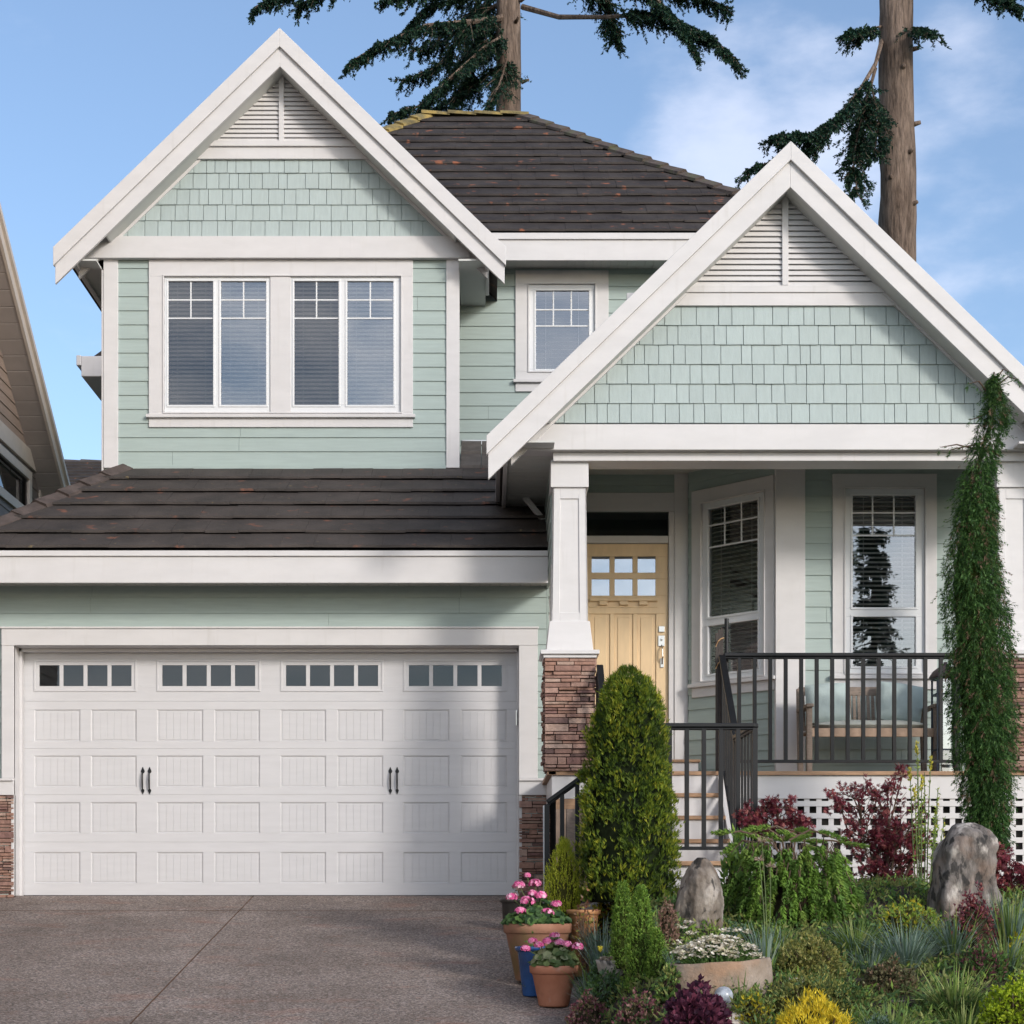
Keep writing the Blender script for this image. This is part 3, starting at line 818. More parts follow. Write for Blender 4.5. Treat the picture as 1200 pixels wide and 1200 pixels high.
# --- left gable
XL = -2.275
fL = front(18.86)
lz = lambda p: UZ(p, 18.86)
conv = [(UX(132,18.86), lz(278)), (UX(528,18.86), lz(278)), (UX(436,18.86), lz(180)), (UX(224,18.86), lz(180))]
rows = [(lz(278)+k*.1745, lz(278)+(k+1)*.1745) for k in range(5)]; rows.append((rows[-1][1], lz(180)+.02))
mb = MB(); shingles(mb, fL, conv, rows, 8); mb.build('shingle_gable', M_shing, H)
mb = MB(); mb.prism(fL, [(-4.4, lz(290)), (-.15, lz(290)), (XL, lz(290)+2.05)], -.08, 0); mb.build('gable_wall', M_sage, H)
fL2 = front(18.855); l2 = lambda p: UZ(p, 18.83)
X2 = UX(330, 18.83)
trim('gable_band', [(fL2, X2-1.14, X2+1.14, l2(187), l2(173), 0, .045), (fL2, X2-1.06, X2+1.06, l2(173), l2(166.5), 0, .07)])
trim('gable_beam', [(fL, UX(96,18.82), UX(551,18.82), lz(304), lz(278.5), -.02, .05)])
vent('gable_vent', front(18.85), X2, l2(166.5), l2(66), 1, .050, SL)
YR = 18.55
APL = UZ(35, YR)
rakeboard(YR, .04, XL, APL, 2.435, .395, SL, 0)
rakeboard(YR, .03, XL, APL+.008, 2.45, .20, SL, .035, name='rake_crown')
rakeboard(18.86, .02, XL, lz(96)+.33, 2.25, .33, SL, .03, name='frieze_board', cutx=lz(174))
roofgable(XL, APL-.06, 2.36, SL, YR+.03, 24.0)
for sgn in (-1, 1):
    cx, ap, hf = XL, APL-.375, 2.20
    mb = MB(); p = [(cx, ap), (cx+sgn*hf, ap-hf*SL), (cx+sgn*hf, ap-hf*SL+.02), (cx, ap+.02)]
    if sgn < 0: p = p[::-1]
    p = clip(p, [(-99, lz(278.5)-.07), (99, lz(278.5)-.07), (99, 99), (-99, 99)]) or p
    mb.prism(lambda u, w_, nn: Vector((u, nn, w_)), p, YR+.04, 18.87); mb.build('rake_soffit', M_soffit, H)
mb = MB(); mb.box(-4.50, -4.28, YR+.06, 24, 6.90, 6.92); mb.build('soffit', M_soffit, H); mb = MB(); mb.box(-.34, -.05, YR+.06, YM, 6.90, 6.92); mb.build('soffit', M_soffit, H)
mb = MB(); mb.box(-4.55, -4.50, YR+.05, 24, 6.865, 7.02); mb.build('fascia', M_white, H, bevel=.004); mb = MB(); mb.box(-.05, -.01, YR+.05, 19.6, 6.865, 7.02); mb.build('fascia', M_white, H, bevel=.004)
mb = MB(); mb.box(-4.43, -4.37, 19.6, 19.8, 6.85, 6.9); mb.build('soffit_light', M_black, H)
mb = MB(); mb.box(-5.73, -4.29, 24, 25.2, UZ(441,24), UZ(417,24)); mb.box(-5.80, -5.73, 24.0, 25.2, UZ(428,24), UZ(416,24)); mb.build('fascia', M_white, H, bevel=.01)
mb = MB(); mb.prism(lambda u, w_, n: Vector((u, 24.3+n, w_)), [(-5.75, UZ(417,24)), (-4.2, UZ(417,24)), (-4.2, UZ(417,24)+1.1)], 0, .9); mb.build('roof', M_tile2, H)

# --- roofs with courses of flat concrete tiles
def tiledroof(name, y0, z0, m, conv, n, t_end, wd, seed, M, caps=(), lift=.052):
    """conv: convex outline in (x, t), t measured back from the eave"""
    rn = random.Random(seed); mb = MB()
    x_lo = min(p[0] for p in conv); x_hi = max(p[0] for p in conv)
    st = t_end / n
    for k in range(n):
        t0, t1 = k*st, (k+1)*st
        x = x_lo - (wd*.37*(k % 3)) - .03
        while x < x_hi:
            poly = clip([(x+.0008, t0), (x+wd-.0008, t0), (x+wd-.0008, t1+.02), (x+.0008, t1+.02)], conv)
            if poly:
                j = rn.uniform(-.002, .003); tl = rn.uniform(-.003, .003)
                dt = rn.uniform(-.010, .010); top = lambda p: z0 + m*p[1] + lift - (lift-.01)*(p[1]-t0)/st + j + tl*(p[0]-x)/wd
                c = len(poly)
                poly = [(p[0], p[1]+dt) if abs(p[1]-t0) < 1e-6 and k else p for p in poly]; vs = [(p[0], y0+p[1], top(p)) for p in poly] + [(p[0], y0+p[1], top(p)-.024) for p in poly]
                mb.add(vs, [tuple(range(c))] + [(i, i+c, (i+1) % c + c, (i+1) % c) for i in range(c)])
            x += wd
    o = mb.build(name, M, H)
    mb = MB()
    c = len(conv)
    cc = clip(conv, [(-99, .08), (99, .08), (99, 99), (-99, 99)]); c = len(cc)
    mb.add([(p[0], y0+p[1], z0+m*p[1]-.035) for p in cc]+[(p[0], y0+p[1], z0+m*p[1]-.12) for p in cc], [tuple(range(c)), tuple(range(c, 2*c))[::-1]]+[(i, i+c, (i+1) % c + c, (i+1) % c) for i in range(c)])
    mb.build('roof_deck', M_dark, o)
    return o
def ridgecaps(parent, p, q, M, wd=.12, ln=.33, seed=0, slope=.5):
    rn = random.Random(seed); p = Vector(p); q = Vector(q); L = (q-p).length; n = max(1, int(L/ln)); d = (q-p)/n
    sd = d.cross(Vector((0,0,1))).normalized()
    up = sd.cross(d).normalized()
    mb = MB()
    for k in range(n):
        a_ = p + d*k - d*.08; b_ = p + d*(k+1)
        j = rn.uniform(-.006, .006)
        for s_ in (-1, 1):
            vs = [a_+up*(.055+j), a_+sd*s_*wd+up*(.055-wd*slope+j), b_+sd*s_*wd*.9+up*(.03-wd*slope), b_+up*.03,
                  a_+up*(.02), a_+sd*s_*wd+up*(.02-wd*slope), b_+sd*s_*wd*.9+up*(.0-wd*slope), b_]
            mb.add(vs, [(0,1,2,3),(4,5,6,7),(0,1,5,4),(1,2,6,5),(2,3,7,6)])
    return mb.build('ridge_cap', M, parent)
# garage roof
YE, ZE = 16.5, UZ(645, 16.5)
mg_ = (UZ(549.5, YU) - ZE) / (YU - YE)
hx0, hx1 = -5.30, UX(143, YU)
tU = YU - YE; tM = YM - YE
r1 = tiledroof('roof', YE, ZE, mg_, [(hx0,0),(.563,0),(.563,tU),(hx1,tU)], 6, tU, .33, 3, M_tile)
ridgecaps(r1, (hx0, YE, ZE+.03), (hx1+.02, YU, ZE+mg_*tU+.03), mat('hip_tile', (0.075,0.058,0.052), .8, .25, 8, .5, 50), .13, .36, 2)
# little patch of roof running up to the set-back middle wall
mb = MB(); rn = random.Random(4)
for k in range(2):
    for i in range(4):
        x0 = -.33 + .235*i; t0 = tU + k*.48; t1 = min(tM, t0+.48)
        z = lambda t, l: ZE + mg_*t + l
        if t1 <= t0: continue
        mb.add([(x0+.003, YE+t0, z(t0,.04)), (x0+.232, YE+t0, z(t0,.045)), (x0+.232, YE+t1, z(t1,.01)), (x0+.003, YE+t1, z(t1,.01)),
                (x0+.003, YE+t0, z(t0,-.03)), (x0+.232, YE+t0, z(t0,-.03))], [(0,1,2,3),(0,4,5,1)])
mb.build('roof', mat('lighter_roof_tile', (.10,.088,.08), .8, .2, 8, .5, 50), H)
trim('roof_flashing', [(fM, -.33, .6, 5.27, 5.33, .0, .03)], M_chrome)
trim('fascia', [(front(YE), hx0-.02, .562, UZ(683,YE), UZ(652,YE), -.03, 0.0), (front(YE), hx0-.05, .562, UZ(652,YE), UZ(645.5,YE), -.03, .022)])
mb = MB(); x = -5.2
while x < .55: mb.box(x+.003, x+.097, YE+.03, YG, 3.075, 3.085); x += .10
mb.box(-5.2, .55, YE+.03, YG, 3.084, 3.10); mb.build('soffit', M_soffit, H)
# garage left hip slope (faces the neighbour)
mb = MB(); mb.add([(hx0, YE, ZE+.02), (hx1, YU, ZE+mg_*tU+.02), (hx1, 24, ZE+mg_*tU+.02), (hx0, 24, ZE+.02)], [(0,1,2,3)]); mb.build('roof', M_tile2, H)
# main roof
YE2 = 19.62; ZE2 = UZ(273, YE2); m2 = .8
YT = 23.47; ZT = ZE2 + m2*(YT-YE2)
rx0, rx1 = UX(500, YT), UX(611, YT)
ex0, ex1 = -4.2, 3.98
r2 = tiledroof('roof', YE2, ZE2, m2, [(ex0,0),(ex1,0),(rx1,YT-YE2),(rx0,YT-YE2)], 15, YT-YE2, .30, 9, M_tile2, lift=.048)
ridgecaps(r2, (ex1, YE2, ZE2+.03), (rx1, YT, ZT+.03), M_cap, .12, .33, 5)
ridgecaps(r2, (rx0-.04, YT, ZT+.035), (rx1+.1, YT, ZT+.035), M_capmoss, .12, .3, 6)
ridgecaps(r2, (ex0, YE2, ZE2+.03), (rx0, YT, ZT+.03), M_capmoss, .12, .33, 7)
mb = MB()
mb.add([(ex1, YE2, ZE2), (rx1, YT, ZT), (rx0, YT, ZT), (ex0, YE2, ZE2), (ex1, 27.3, ZE2), (ex0, 27.3, ZE2)], [(0,4,1),(1,4,5,2),(2,5,3)])
mb.build('roof', M_tile2, H)
fE = front(YE2)
trim('fascia', [(fE, -.1, 4.2, UZ(305,YE2), UZ(281,YE2), -.03, 0), (fE, -.1, 4.2, UZ(281,YE2), UZ(273.5,YE2), -.03, .022)])
mb = MB(); x = -.1
while x < 4.1: mb.box(x+.003, x+.097, YE2+.03, YM, 7.335, 7.345); x += .10
mb.box(-.1, 4.1, YE2+.03, YM, 7.344, 7.36); mb.build('soffit', M_soffit, H)

# --- deck, skirt, stairs
DZ = 1.13
mb = MB(); mb.box(.53, 5.6, 15.47, 15.62, 1.095, DZ)
y = 15.625
while y < YD: mb.box(.575, 5.6, y, y+.135, 1.10, DZ); y += .14
mb.box(.52, .60, 15.47, 16.95, 1.097, DZ+.002)
mb.build('porch_deck', M_wood, H, bevel=.003)
mb = MB(); mb.box(.56, 5.6, 15.50, 15.53, UZ(936,15.5), 1.095); mb.box(.56, .59, 15.53, 16.95, UZ(936,15.5), 1.094); mb.build('porch_fascia', M_white, H, bevel=.003)
mb = MB()                         # square lattice
zl0, zl1 = -.3, UZ(936,15.5)
sp = .110; hl = .062
x = 2.30
while x < 5.5: mb.box(x, x+sp-hl, 15.515, 15.523, zl0, zl1-.0); x += sp
z = zl1-.02
while z > zl0: mb.box(2.30, 5.55, 15.5065, 15.5145, z-(sp-hl), z); z -= sp
mb.build('lattice_skirt', M_white, H)
mb = MB(); mb.box(.6, 5.6, 15.75, 15.77, -.4, 1.0); mb.build('under_porch', M_dark, H)
mb = MB(); mb.box(2.10, 2.29, 15.50, 15.53, -.3, zl1); mb.build('skirt_board', M_white, H)
# left skirting of vertical boards under the column
mb = MB(); mb.box(.60, 1.0, 15.505, 15.53, UZ(948,15.5), UZ(936,15.5)-.002); mb.build('skirt_rail', M_wood, H)
for k, mm in enumerate((M_seatwood, M_greywood, M_seatwood, M_greywood)):
    mb = MB(); mb.box(.60+.095*k, .69+.095*k, 15.50, 15.52, -.3, UZ(948,15.5)-.002); mb.build('skirt_board', mm, H)
stairs = bpy.data.objects.new('stairs', None); C.objects.link(stairs); stairs.parent = H
SX0, SX1 = .98, 2.06
LZ = .28
hts = [LZ + .2125*k for k in range(1, 4)]
yst = [14.69, 14.96, 15.23]
for z, y in zip(hts, yst):
    mb = MB(); mb.box(SX0, SX1, y-.02, y+.30, z-.035, z); mb.build('tread', M_wood, stairs, bevel=.004)
    mb = MB(); mb.box(SX0+.01, SX1-.01, y+.005, y+.02, z-.2125, z-.035); mb.build('riser', M_white, stairs)
mb = MB(); mb.box(SX0+.01, SX1-.01, 15.49, 15.499, hts[-1], 1.095); mb.build('riser', M_white, stairs)
mb = MB()                         # closed stringers
for x in (SX0-.03, SX1):
    mb = MB(); mb.prism(lambda u, w_, n: Vector((n, u, w_)), [(14.62, -.3), (15.49, -.3), (15.49, 1.09), (14.62, .42)], x, x+.03)
    mb.build('stringer', M_white, stairs)
mb = MB(); mb.box(1.27, 2.10, 13.36, 14.69, LZ-.035, LZ); mb.build('landing', M_wood, stairs, bevel=.004)
mb = MB(); mb.box(1.30, 2.08, 13.40, 13.43, -.55, LZ-.035); mb.box(2.05, 2.08, 13.43, 14.66, -.55, LZ-.035); mb.box(1.28,1.30,13.40,14.4,-.55,LZ-.035); mb.build('landing_skirt', M_white, stairs)
mb = MB(); mb.box(1.76, 1.92, 13.385, 13.40, .12, .19); mb.build('step_light', M_sash, stairs, bevel=.01)
for k in range(4):                # lower flight, running down to the left
    x1 = 1.27 - .245*k; z = LZ - .17*(k+1)
    mb = MB(); mb.box(x1-.27, x1, 13.42, 14.4, z-.035, z); mb.build('tread', M_wood, stairs, bevel=.004)
    mb = MB(); mb.box(x1-.01, x1+.005, 13.43, 14.39, z, z+.135); mb.build('riser', M_white, stairs)
mb = MB(); mb.prism(front(13.40), [(.44, -.62), (1.28, -.62), (1.28, LZ), (.44, LZ-.58)], -.02, .01); mb.build('stringer', M_white, stairs)
mb = MB(); mb.bar((UX(641,13.6), 13.6, -.5), (UX(640,13.6), 13.6, UZ(944,13.6)), .05, .05); mb.build('newel_board', M_sash, stairs)

def railing(name, p, q, top, bot, spc, posts=(True, True), parent=H, post_ht=0, first=None, bw_=.034):
    """p,q: floor points (x,y,z) ; straight run of rail with balusters, each baluster a sub-part"""
    ro = bpy.data.objects.new(name, None); C.objects.link(ro); ro.parent = parent
    p = Vector(p); q = Vector(q); L = (Vector((q.x,q.y))-Vector((p.x,p.y))).length
    T = Vector((0,0,top)); Bo = Vector((0,0,bot))
    mb = MB(); mb.bar(p+T, q+T, .060, .034); mb.bar(p+T-V(0,0,.027), q+T-V(0,0,.027), .036, .020); mb.build('handrail', M_black, ro, bevel=.008)
    mb = MB(); mb.bar(p+Bo, q+Bo, .030, .028); mb.build('bottom_rail', M_black, ro, bevel=.002)
    n = max(1, round(L/spc))
    for k in range(n+1):
        t = k/n
        c = p + (q-p)*t
        end = (k == 0 and posts[0]) or (k == n and posts[1])
        if (k == 0 and not posts[0]) or (k == n and not posts[1]): continue
        wd = .040 if end else bw_
        lo_ = 0 if end else bot
        mb = MB(); mb.box(c.x-wd/2, c.x+wd/2, c.y-wd/2, c.y+wd/2, c.z+lo_, c.z+top-.02)
        mb.build('post' if end else 'baluster', M_black, ro, bevel=.002)
    return ro
RT = 1.062
railing('railing', (2.125, 15.56, DZ), (4.24, 15.56, DZ), RT, .095, .141)
railing('railing', (4.24, 15.56, DZ), (4.50, 15.56, DZ), RT, .095, .141, (False, False))
railing('railing', (1.275, 13.40, LZ), (2.075, 13.40, LZ), RT, .10, .1345, (True, True))
railing('railing', (2.075, 13.40, LZ), (2.075, 14.42, LZ), RT, .10, .17, (False, True), bw_=.020)
railing('railing', (2.08, 14.44, LZ), (2.10, 15.48, DZ), RT-.02, .12, .18, (False, False), bw_=.020)
railing('railing', (UX(641,13.4), 13.40, LZ-.60), (1.275, 13.40, LZ), RT, .10, .1135, (True, False))
railing('railing', (.99, 14.44, LZ), (.99, 15.40, DZ), RT-.12, .12, .135, (True, False))
mb = MB(); mb.tube([(.99,15.42,DZ-.2),(.99,15.42,UZ(790,15.42)),(.99,15.42,UZ(784,15.42))], [.035,.035,.022], 14); mb.build('newel_post', M_black, stairs)
# ------------------------------------------------------------ neighbouring houses
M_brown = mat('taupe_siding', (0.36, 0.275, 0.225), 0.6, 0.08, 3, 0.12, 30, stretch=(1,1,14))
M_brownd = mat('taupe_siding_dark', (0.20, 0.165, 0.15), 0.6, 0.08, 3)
M_cream = mat('cream_paint', (0.66, 0.58, 0.50), 0.5, 0.04)
nb = thing('neighbouring_house', 'taupe lap-sided house at the left edge with a steep cream-edged gable', 'house')
NX = -6.7
fN = lambda u, w_, n: Vector((NX + n, u, w_))      # wall faces right, u runs away from the camera
rk = lambda Y: 6.10 + (25.5 - Y) * .745
mb = MB()
conv = [(8, -1.7), (25.45, -1.7), (25.45, rk(25.45)-.2), (13.5, rk(13.5)-.2), (8, rk(19)-.2)]
NW = (22.0, 24.75, 5.56, 6.0)
lap(mb, fN, 8, 25.45, 6.44, 16, phase=6.44, convex=conv); mb.build('siding_wall', M_brown, nb)
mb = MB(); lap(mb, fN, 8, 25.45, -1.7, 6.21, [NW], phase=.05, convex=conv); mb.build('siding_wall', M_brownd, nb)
mb = MB(); mb.fbox(fN, 8, 25.47, 6.20, 6.45, 0, .05); mb.build('belt_board', M_cream, nb, bevel=.004)
mb = MB(); mb.fbox(fN, 25.38, 25.47, -1.6, 6.2, 0, .04); mb.build('corner_board', M_cream, nb)
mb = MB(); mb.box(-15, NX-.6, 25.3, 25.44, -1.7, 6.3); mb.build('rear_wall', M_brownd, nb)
wn = bpy.data.objects.new('window', None); C.objects.link(wn); wn.parent = nb
mb = MB()
for it in subtract((NW[0]-.13, NW[1]+.13, NW[2]-.13, NW[3]+.13), [NW]): mb.fbox(fN, *it, 0, .05)
mb.build('frame', M_cream, wn, bevel=.004)
mb = MB(); mb.fbox(fN, *NW, -.06, -.05); mb.build('pane', M_glass_hi, wn)
mb = MB(); mb.fbox(fN, *NW, -.5, -.48); mb.build('dark_interior', M_dark, wn)
# rake: fascia board, soffit and roof, both slopes
YRG = 13.5
for sgn in (1, -1):
    ye = 25.75 if sgn > 0 else YRG - 12.2
    zr = rk(YRG)
    def q(Y, dz): return (Y, zr - abs(Y - YRG)*.745 + dz)
    def pr(name, dz0, dz1, x0, x1, m_):
        p = [q(YRG, dz0), q(ye, dz0), q(ye, dz1), q(YRG, dz1)]
        mb = MB(); mb.prism(lambda u, w_, n: Vector((n, u, w_)), p, x0, x1); return mb.build(name, m_, nb)
    pr('rake_board', -.20, .0, -6.34, -6.30, M_cream)
    pr('rake_crown', -.03, .06, -6.30, -6.26, M_cream)
    mb = MB(); n = 60
    for k in range(n):
        a0 = YRG + (ye-YRG)*k/n; a1 = YRG + (ye-YRG)*(k+.93)/n
        mb.prism(lambda u, w_, nn: Vector((nn, u, w_)), [q(a0,-.19), q(a1,-.19), q(a1,-.17), q(a0,-.17)], NX+.0, -6.34)
    mb.build('soffit', mat('taupe_soffit', (.42,.37,.34), .6, .05), nb)
    pr('roof', -.17, .06, -16, -6.32, M_tile2)
dh = thing('distant_house', 'dark mossy tiled roof of a house glimpsed between the taupe house and the garage roof', 'house')
mb = MB(); xr, xl = UX(121, 34), -13; zt = UZ(541, 34); y0 = 31; mm = .42
for k in range(9):
    t0, t1 = k*.33, k*.33+.33
    zb = zt - mm*(3-t0)
    xe0 = xr + (3-t0)*.5
    mb.add([(xl, y0+t0, zb+.06), (xe0, y0+t0, zb+.06), (xe0-.16, y0+t1, zb+mm*.33+.015), (xl, y0+t1, zb+mm*.33+.015), (xl, y0+t0, zb-.02), (xe0, y0+t0, zb-.02)], [(0,1,2,3),(0,4,5,1)])
mb.build('roof', M_tile2, dh)
ridgecaps(dh, (xr+1.5, 31, zt-1.26), (xr, 34, zt), M_cap, .16, .4, 3)
ridgecaps(dh, (xl, 34, zt), (xr, 34, zt), M_cap, .16, .4, 4)
mb = MB(); mb.box(xl, xr+1.2, 31.3, 38, -.1, zt-1.3); mb.build('siding_wall', M_brownd, dh)

# ------------------------------------------------------------ foliage helpers
def leafm(name, col, rough=.55, spec=.25, trans=0.25):
    m = mat(name, col, rough, .22, 3.0, spec=spec)
    t = m.node_tree; b = t.nodes['Principled BSDF']; o = [n for n in t.nodes if n.type == 'OUTPUT_MATERIAL'][0]
    tl = t.nodes.new('ShaderNodeBsdfTranslucent'); mx = t.nodes.new('ShaderNodeMixShader'); mx.inputs[0].default_value = trans
    tl.inputs['Color'].default_value = (*[min(1, c*1.25) for c in col], 1)
    t.links.new(b.outputs[0], mx.inputs[1]); t.links.new(tl.outputs[0], mx.inputs[2]); t.links.new(mx.outputs[0], o.inputs[0])
    return m
def leafset(name, cols, **k): return [leafm(name, c, **k) for c in cols]
def rv(rn, s=1.0):
    while True:
        v = Vector((rn.uniform(-1,1), rn.uniform(-1,1), rn.uniform(-1,1)))
        if .01 < v.length < 1: return v.normalized()*s
def perp(d, rn):
    v = rv(rn); p = v - d*v.dot(d)
    return p.normalized() if p.length > 1e-4 else Vector((1,0,0))
def brush(mb, p0, p1, r, n, rn, ncol, ln=.03, wd=.006, fwd=.6, mi=None, flat=None):
    """needles set round a twig, leaning forward"""
    ax = (p1-p0); L = ax.length; ax = ax.normalized()
    for i in range(n):
        t = rn.random()
        b = p0 + ax*L*t
        o_ = perp(ax, rn)
        if flat: o_ = (o_ - flat*o_.dot(flat)*.75); o_ = o_.normalized() if o_.length > .01 else o_
        taper = 1 - .5*t
        d = (o_*(1-fwd) + ax*fwd).normalized()
        s_ = d.cross(ax + rv(rn, .3)); s_ = s_.normalized() if s_.length > 1e-3 else perp(d, rn)
        mb.leaf(b, d, s_, (ln*rn.uniform(.7, 1.2) + r*.0)*taper + r*.3, wd, rn.randrange(ncol) if mi is None else mi)
def blade(mb, p, d, L, W, droop, rn, mi=0):
    s_ = d.cross(Vector((0,0,1))); s_ = s_.normalized() if s_.length > .05 else perp(d, rn)
    if rn.random() < .5: s_ = (s_ + rv(rn, .5)).normalized()
    vs = []; q = Vector(p); dd = Vector(d)
    for k in range(4):
        w_ = W*(1, .9, .6, .08)[k]/2
        vs += [q - s_*w_, q + s_*w_]
        dd = (dd + Vector((0,0,-1))*droop*(.25+.3*k)).normalized()
        q = q + dd*L/3
    mb.add(vs, [(0,1,3,2),(2,3,5,4),(4,5,7,6)], mi)
def tuft(mb, p, n, L, W, spread, rn, ncol, droop=.35, rad=.04, lean=None):
    for i in range(n):
        a_ = rn.uniform(0, 2*math.pi); s_ = spread*rn.random()**.6
        d = Vector((math.cos(a_)*s_, math.sin(a_)*s_, 1)).normalized()
        if lean: d = (d + Vector(lean)).normalized()
        q = Vector(p) + Vector((math.cos(a_), math.sin(a_), 0))*rad*rn.random()
        blade(mb, q, d, L*rn.uniform(.55, 1.1), W*rn.uniform(.7, 1.2), droop*rn.uniform(.3, 1.3), rn, rn.randrange(ncol))

# ------------------------------------------------------------ tall firs behind the house
def barkm():
    m = mat('fir_bark', (0.12, 0.085, 0.065), 0.9, 0, 5, 0, 20, 0.2, stretch=(1,1,.22), col2=(0.27, 0.205, 0.165), lo=.3, hi=.7)
    t = m.node_tree; b = t.nodes['Principled BSDF']
    tcn = t.nodes.new('ShaderNodeTexCoord'); mpn = t.nodes.new('ShaderNodeMapping'); mpn.inputs['Scale'].default_value = (1,1,.16)
    t.links.new(tcn.outputs['Object'], mpn.inputs[0])
    n = t.nodes.new('ShaderNodeTexNoise'); n.inputs['Scale'].default_value = 22; n.inputs['Detail'].default_value = 6; n.inputs['Roughness'].default_value = .7
    t.links.new(mpn.outputs[0], n.inputs['Vector'])
    bp = t.nodes.new('ShaderNodeBump'); bp.inputs['Strength'].default_value = 1.0; bp.inputs['Distance'].default_value = .05
    t.links.new(n.outputs['Fac'], bp.inputs['Height']); t.links.new(bp.outputs[0], b.inputs['Normal'])
    src = b.inputs['Base Color'].links[0].from_socket
    r = t.nodes.new('ShaderNodeMapRange'); r.inputs['From Min'].default_value = .35; r.inputs['From Max'].default_value = .6; r.inputs['To Min'].default_value = .45; r.inputs['To Max'].default_value = 1.15
    t.links.new(n.outputs['Fac'], r.inputs[0])
    mx = t.nodes.new('ShaderNodeVectorMath'); mx.operation = 'SCALE'
    t.links.new(src, mx.inputs[0]); t.links.new(r.outputs[0], mx.inputs['Scale']); t.links.new(mx.outputs[0], b.inputs['Base Color'])
    return m
M_bark = barkm()
M_firl = leafset('fir_needles', [(.018,.050,.036), (.026,.068,.042), (.012,.034,.028), (.040,.082,.040)], spec=.2, trans=.15)
def trunk(mb, pts, r0, r1, rn, n=20):
    N = 60; vs = []; fs = []
    for i in range(N+1):
        t = i/N; x = pts[0][0] + (pts[1][0]-pts[0][0])*t; z = pts[0][2] + (pts[1][2]-pts[0][2])*t; y = pts[0][1]
        r = r0 + (r1-r0)*t
        for k in range(n):
            a_ = 2*math.pi*k/n
            rr = r*(1 + .035*math.sin(3*a_+i*.7) + rn.uniform(-.03,.03) + (.10 if rn.random() < .012 else 0))
            vs.append((x + rr*math.cos(a_), y + rr*math.sin(a_), z))
    for i in range(N):
        for k in range(n): fs.append((i*n+k, i*n+(k+1) % n, (i+1)*n+(k+1) % n, (i+1)*n+k))
    mb.add(vs, fs)
def firbranch(wood, leaf, pts, r0, rn, t0=.25, dens=9, tl=.44, droop=.5):
    """pts: world path; twigs hang to both sides and below, set with flat sprays of needles"""
    pts = [Vector(p) for p in pts]
    wood.tube(pts, [r0*(1-.8*i/(len(pts)-1)) for i in range(len(pts))], 6)
    segs = [(pts[i], pts[i+1]) for i in range(len(pts)-1)]
    tot = sum((b-a_).length for a_, b in segs)
    n = int(tot*dens*3.4)
    for i in range(n):
        t = t0 + (1-t0)*rn.random()
        s_ = t*tot
        for a_, b in segs:
            l = (b-a_).length
            if s_ <= l: break
            s_ -= l
        base = a_ + (b-a_)*min(1, s_/l); ax = (b-a_).normalized()
        sd = ax.cross(Vector((0,0,1))).normalized() * rn.choice((-1, 1))
        L = tl*rn.uniform(.45, 1.3)*(1.2-.6*t)
        d = (sd*rn.uniform(.2, .9) + ax*rn.uniform(.1, .9) - Vector((0,0,1))*droop*rn.uniform(.2, 1.3)).normalized()
        tip = base + d*L
        mid = base + d*L*.5 + Vector((0,0,.06*L))
        wood.tube([base, mid, tip], [.010, .007, .003], 4, cap=False)
        for q0, q1 in ((base, mid), (mid, tip)):
            for j in range(3):
                u = rn.random(); o_ = q0 + (q1-q0)*u
                dd = (d + perp(d, rn)*rn.uniform(.5, 1.0) - Vector((0,0,.25))).normalized()
                brush(leaf, o_, o_ + dd*L*rn.uniform(.2, .4), .03, 12, rn, 4, .055, .020, .55)
            brush(leaf, q0, q1, .03, 14, rn, 4, .055, .020, .5)
def wp(Y, *pp):                 # path given as (photo x, photo y, extra depth)
    return [(UX(x, Y+d), Y+d, UZ(y, Y+d)) for x, y, d in pp]
rn = random.Random(21)
YT1 = 30.0
t1 = thing('fir_tree', 'tall dark fir behind the main roof ridge, its boughs spread to both sides', 'tree')
mb = MB(); trunk(mb, [(UX(605,YT1), YT1, 0), (UX(590,YT1), YT1, 24)], .30, .16, rn); [mb.tube([(UX(600,YT1)+.17*math.cos(q_), YT1+.17*math.sin(q_), z_), (UX(600,YT1)+.31*math.cos(q_), YT1+.31*math.sin(q_), z_+.03)], [.035,.02], 6) for q_, z_ in ((-.3,14.2),(-2.6,14.9),(-1.2,15.2),(-.6,15.6),(-2.9,13.8))]; mb.build('trunk', M_bark, t1, smooth=True)
wd_, lf = MB(), MB()
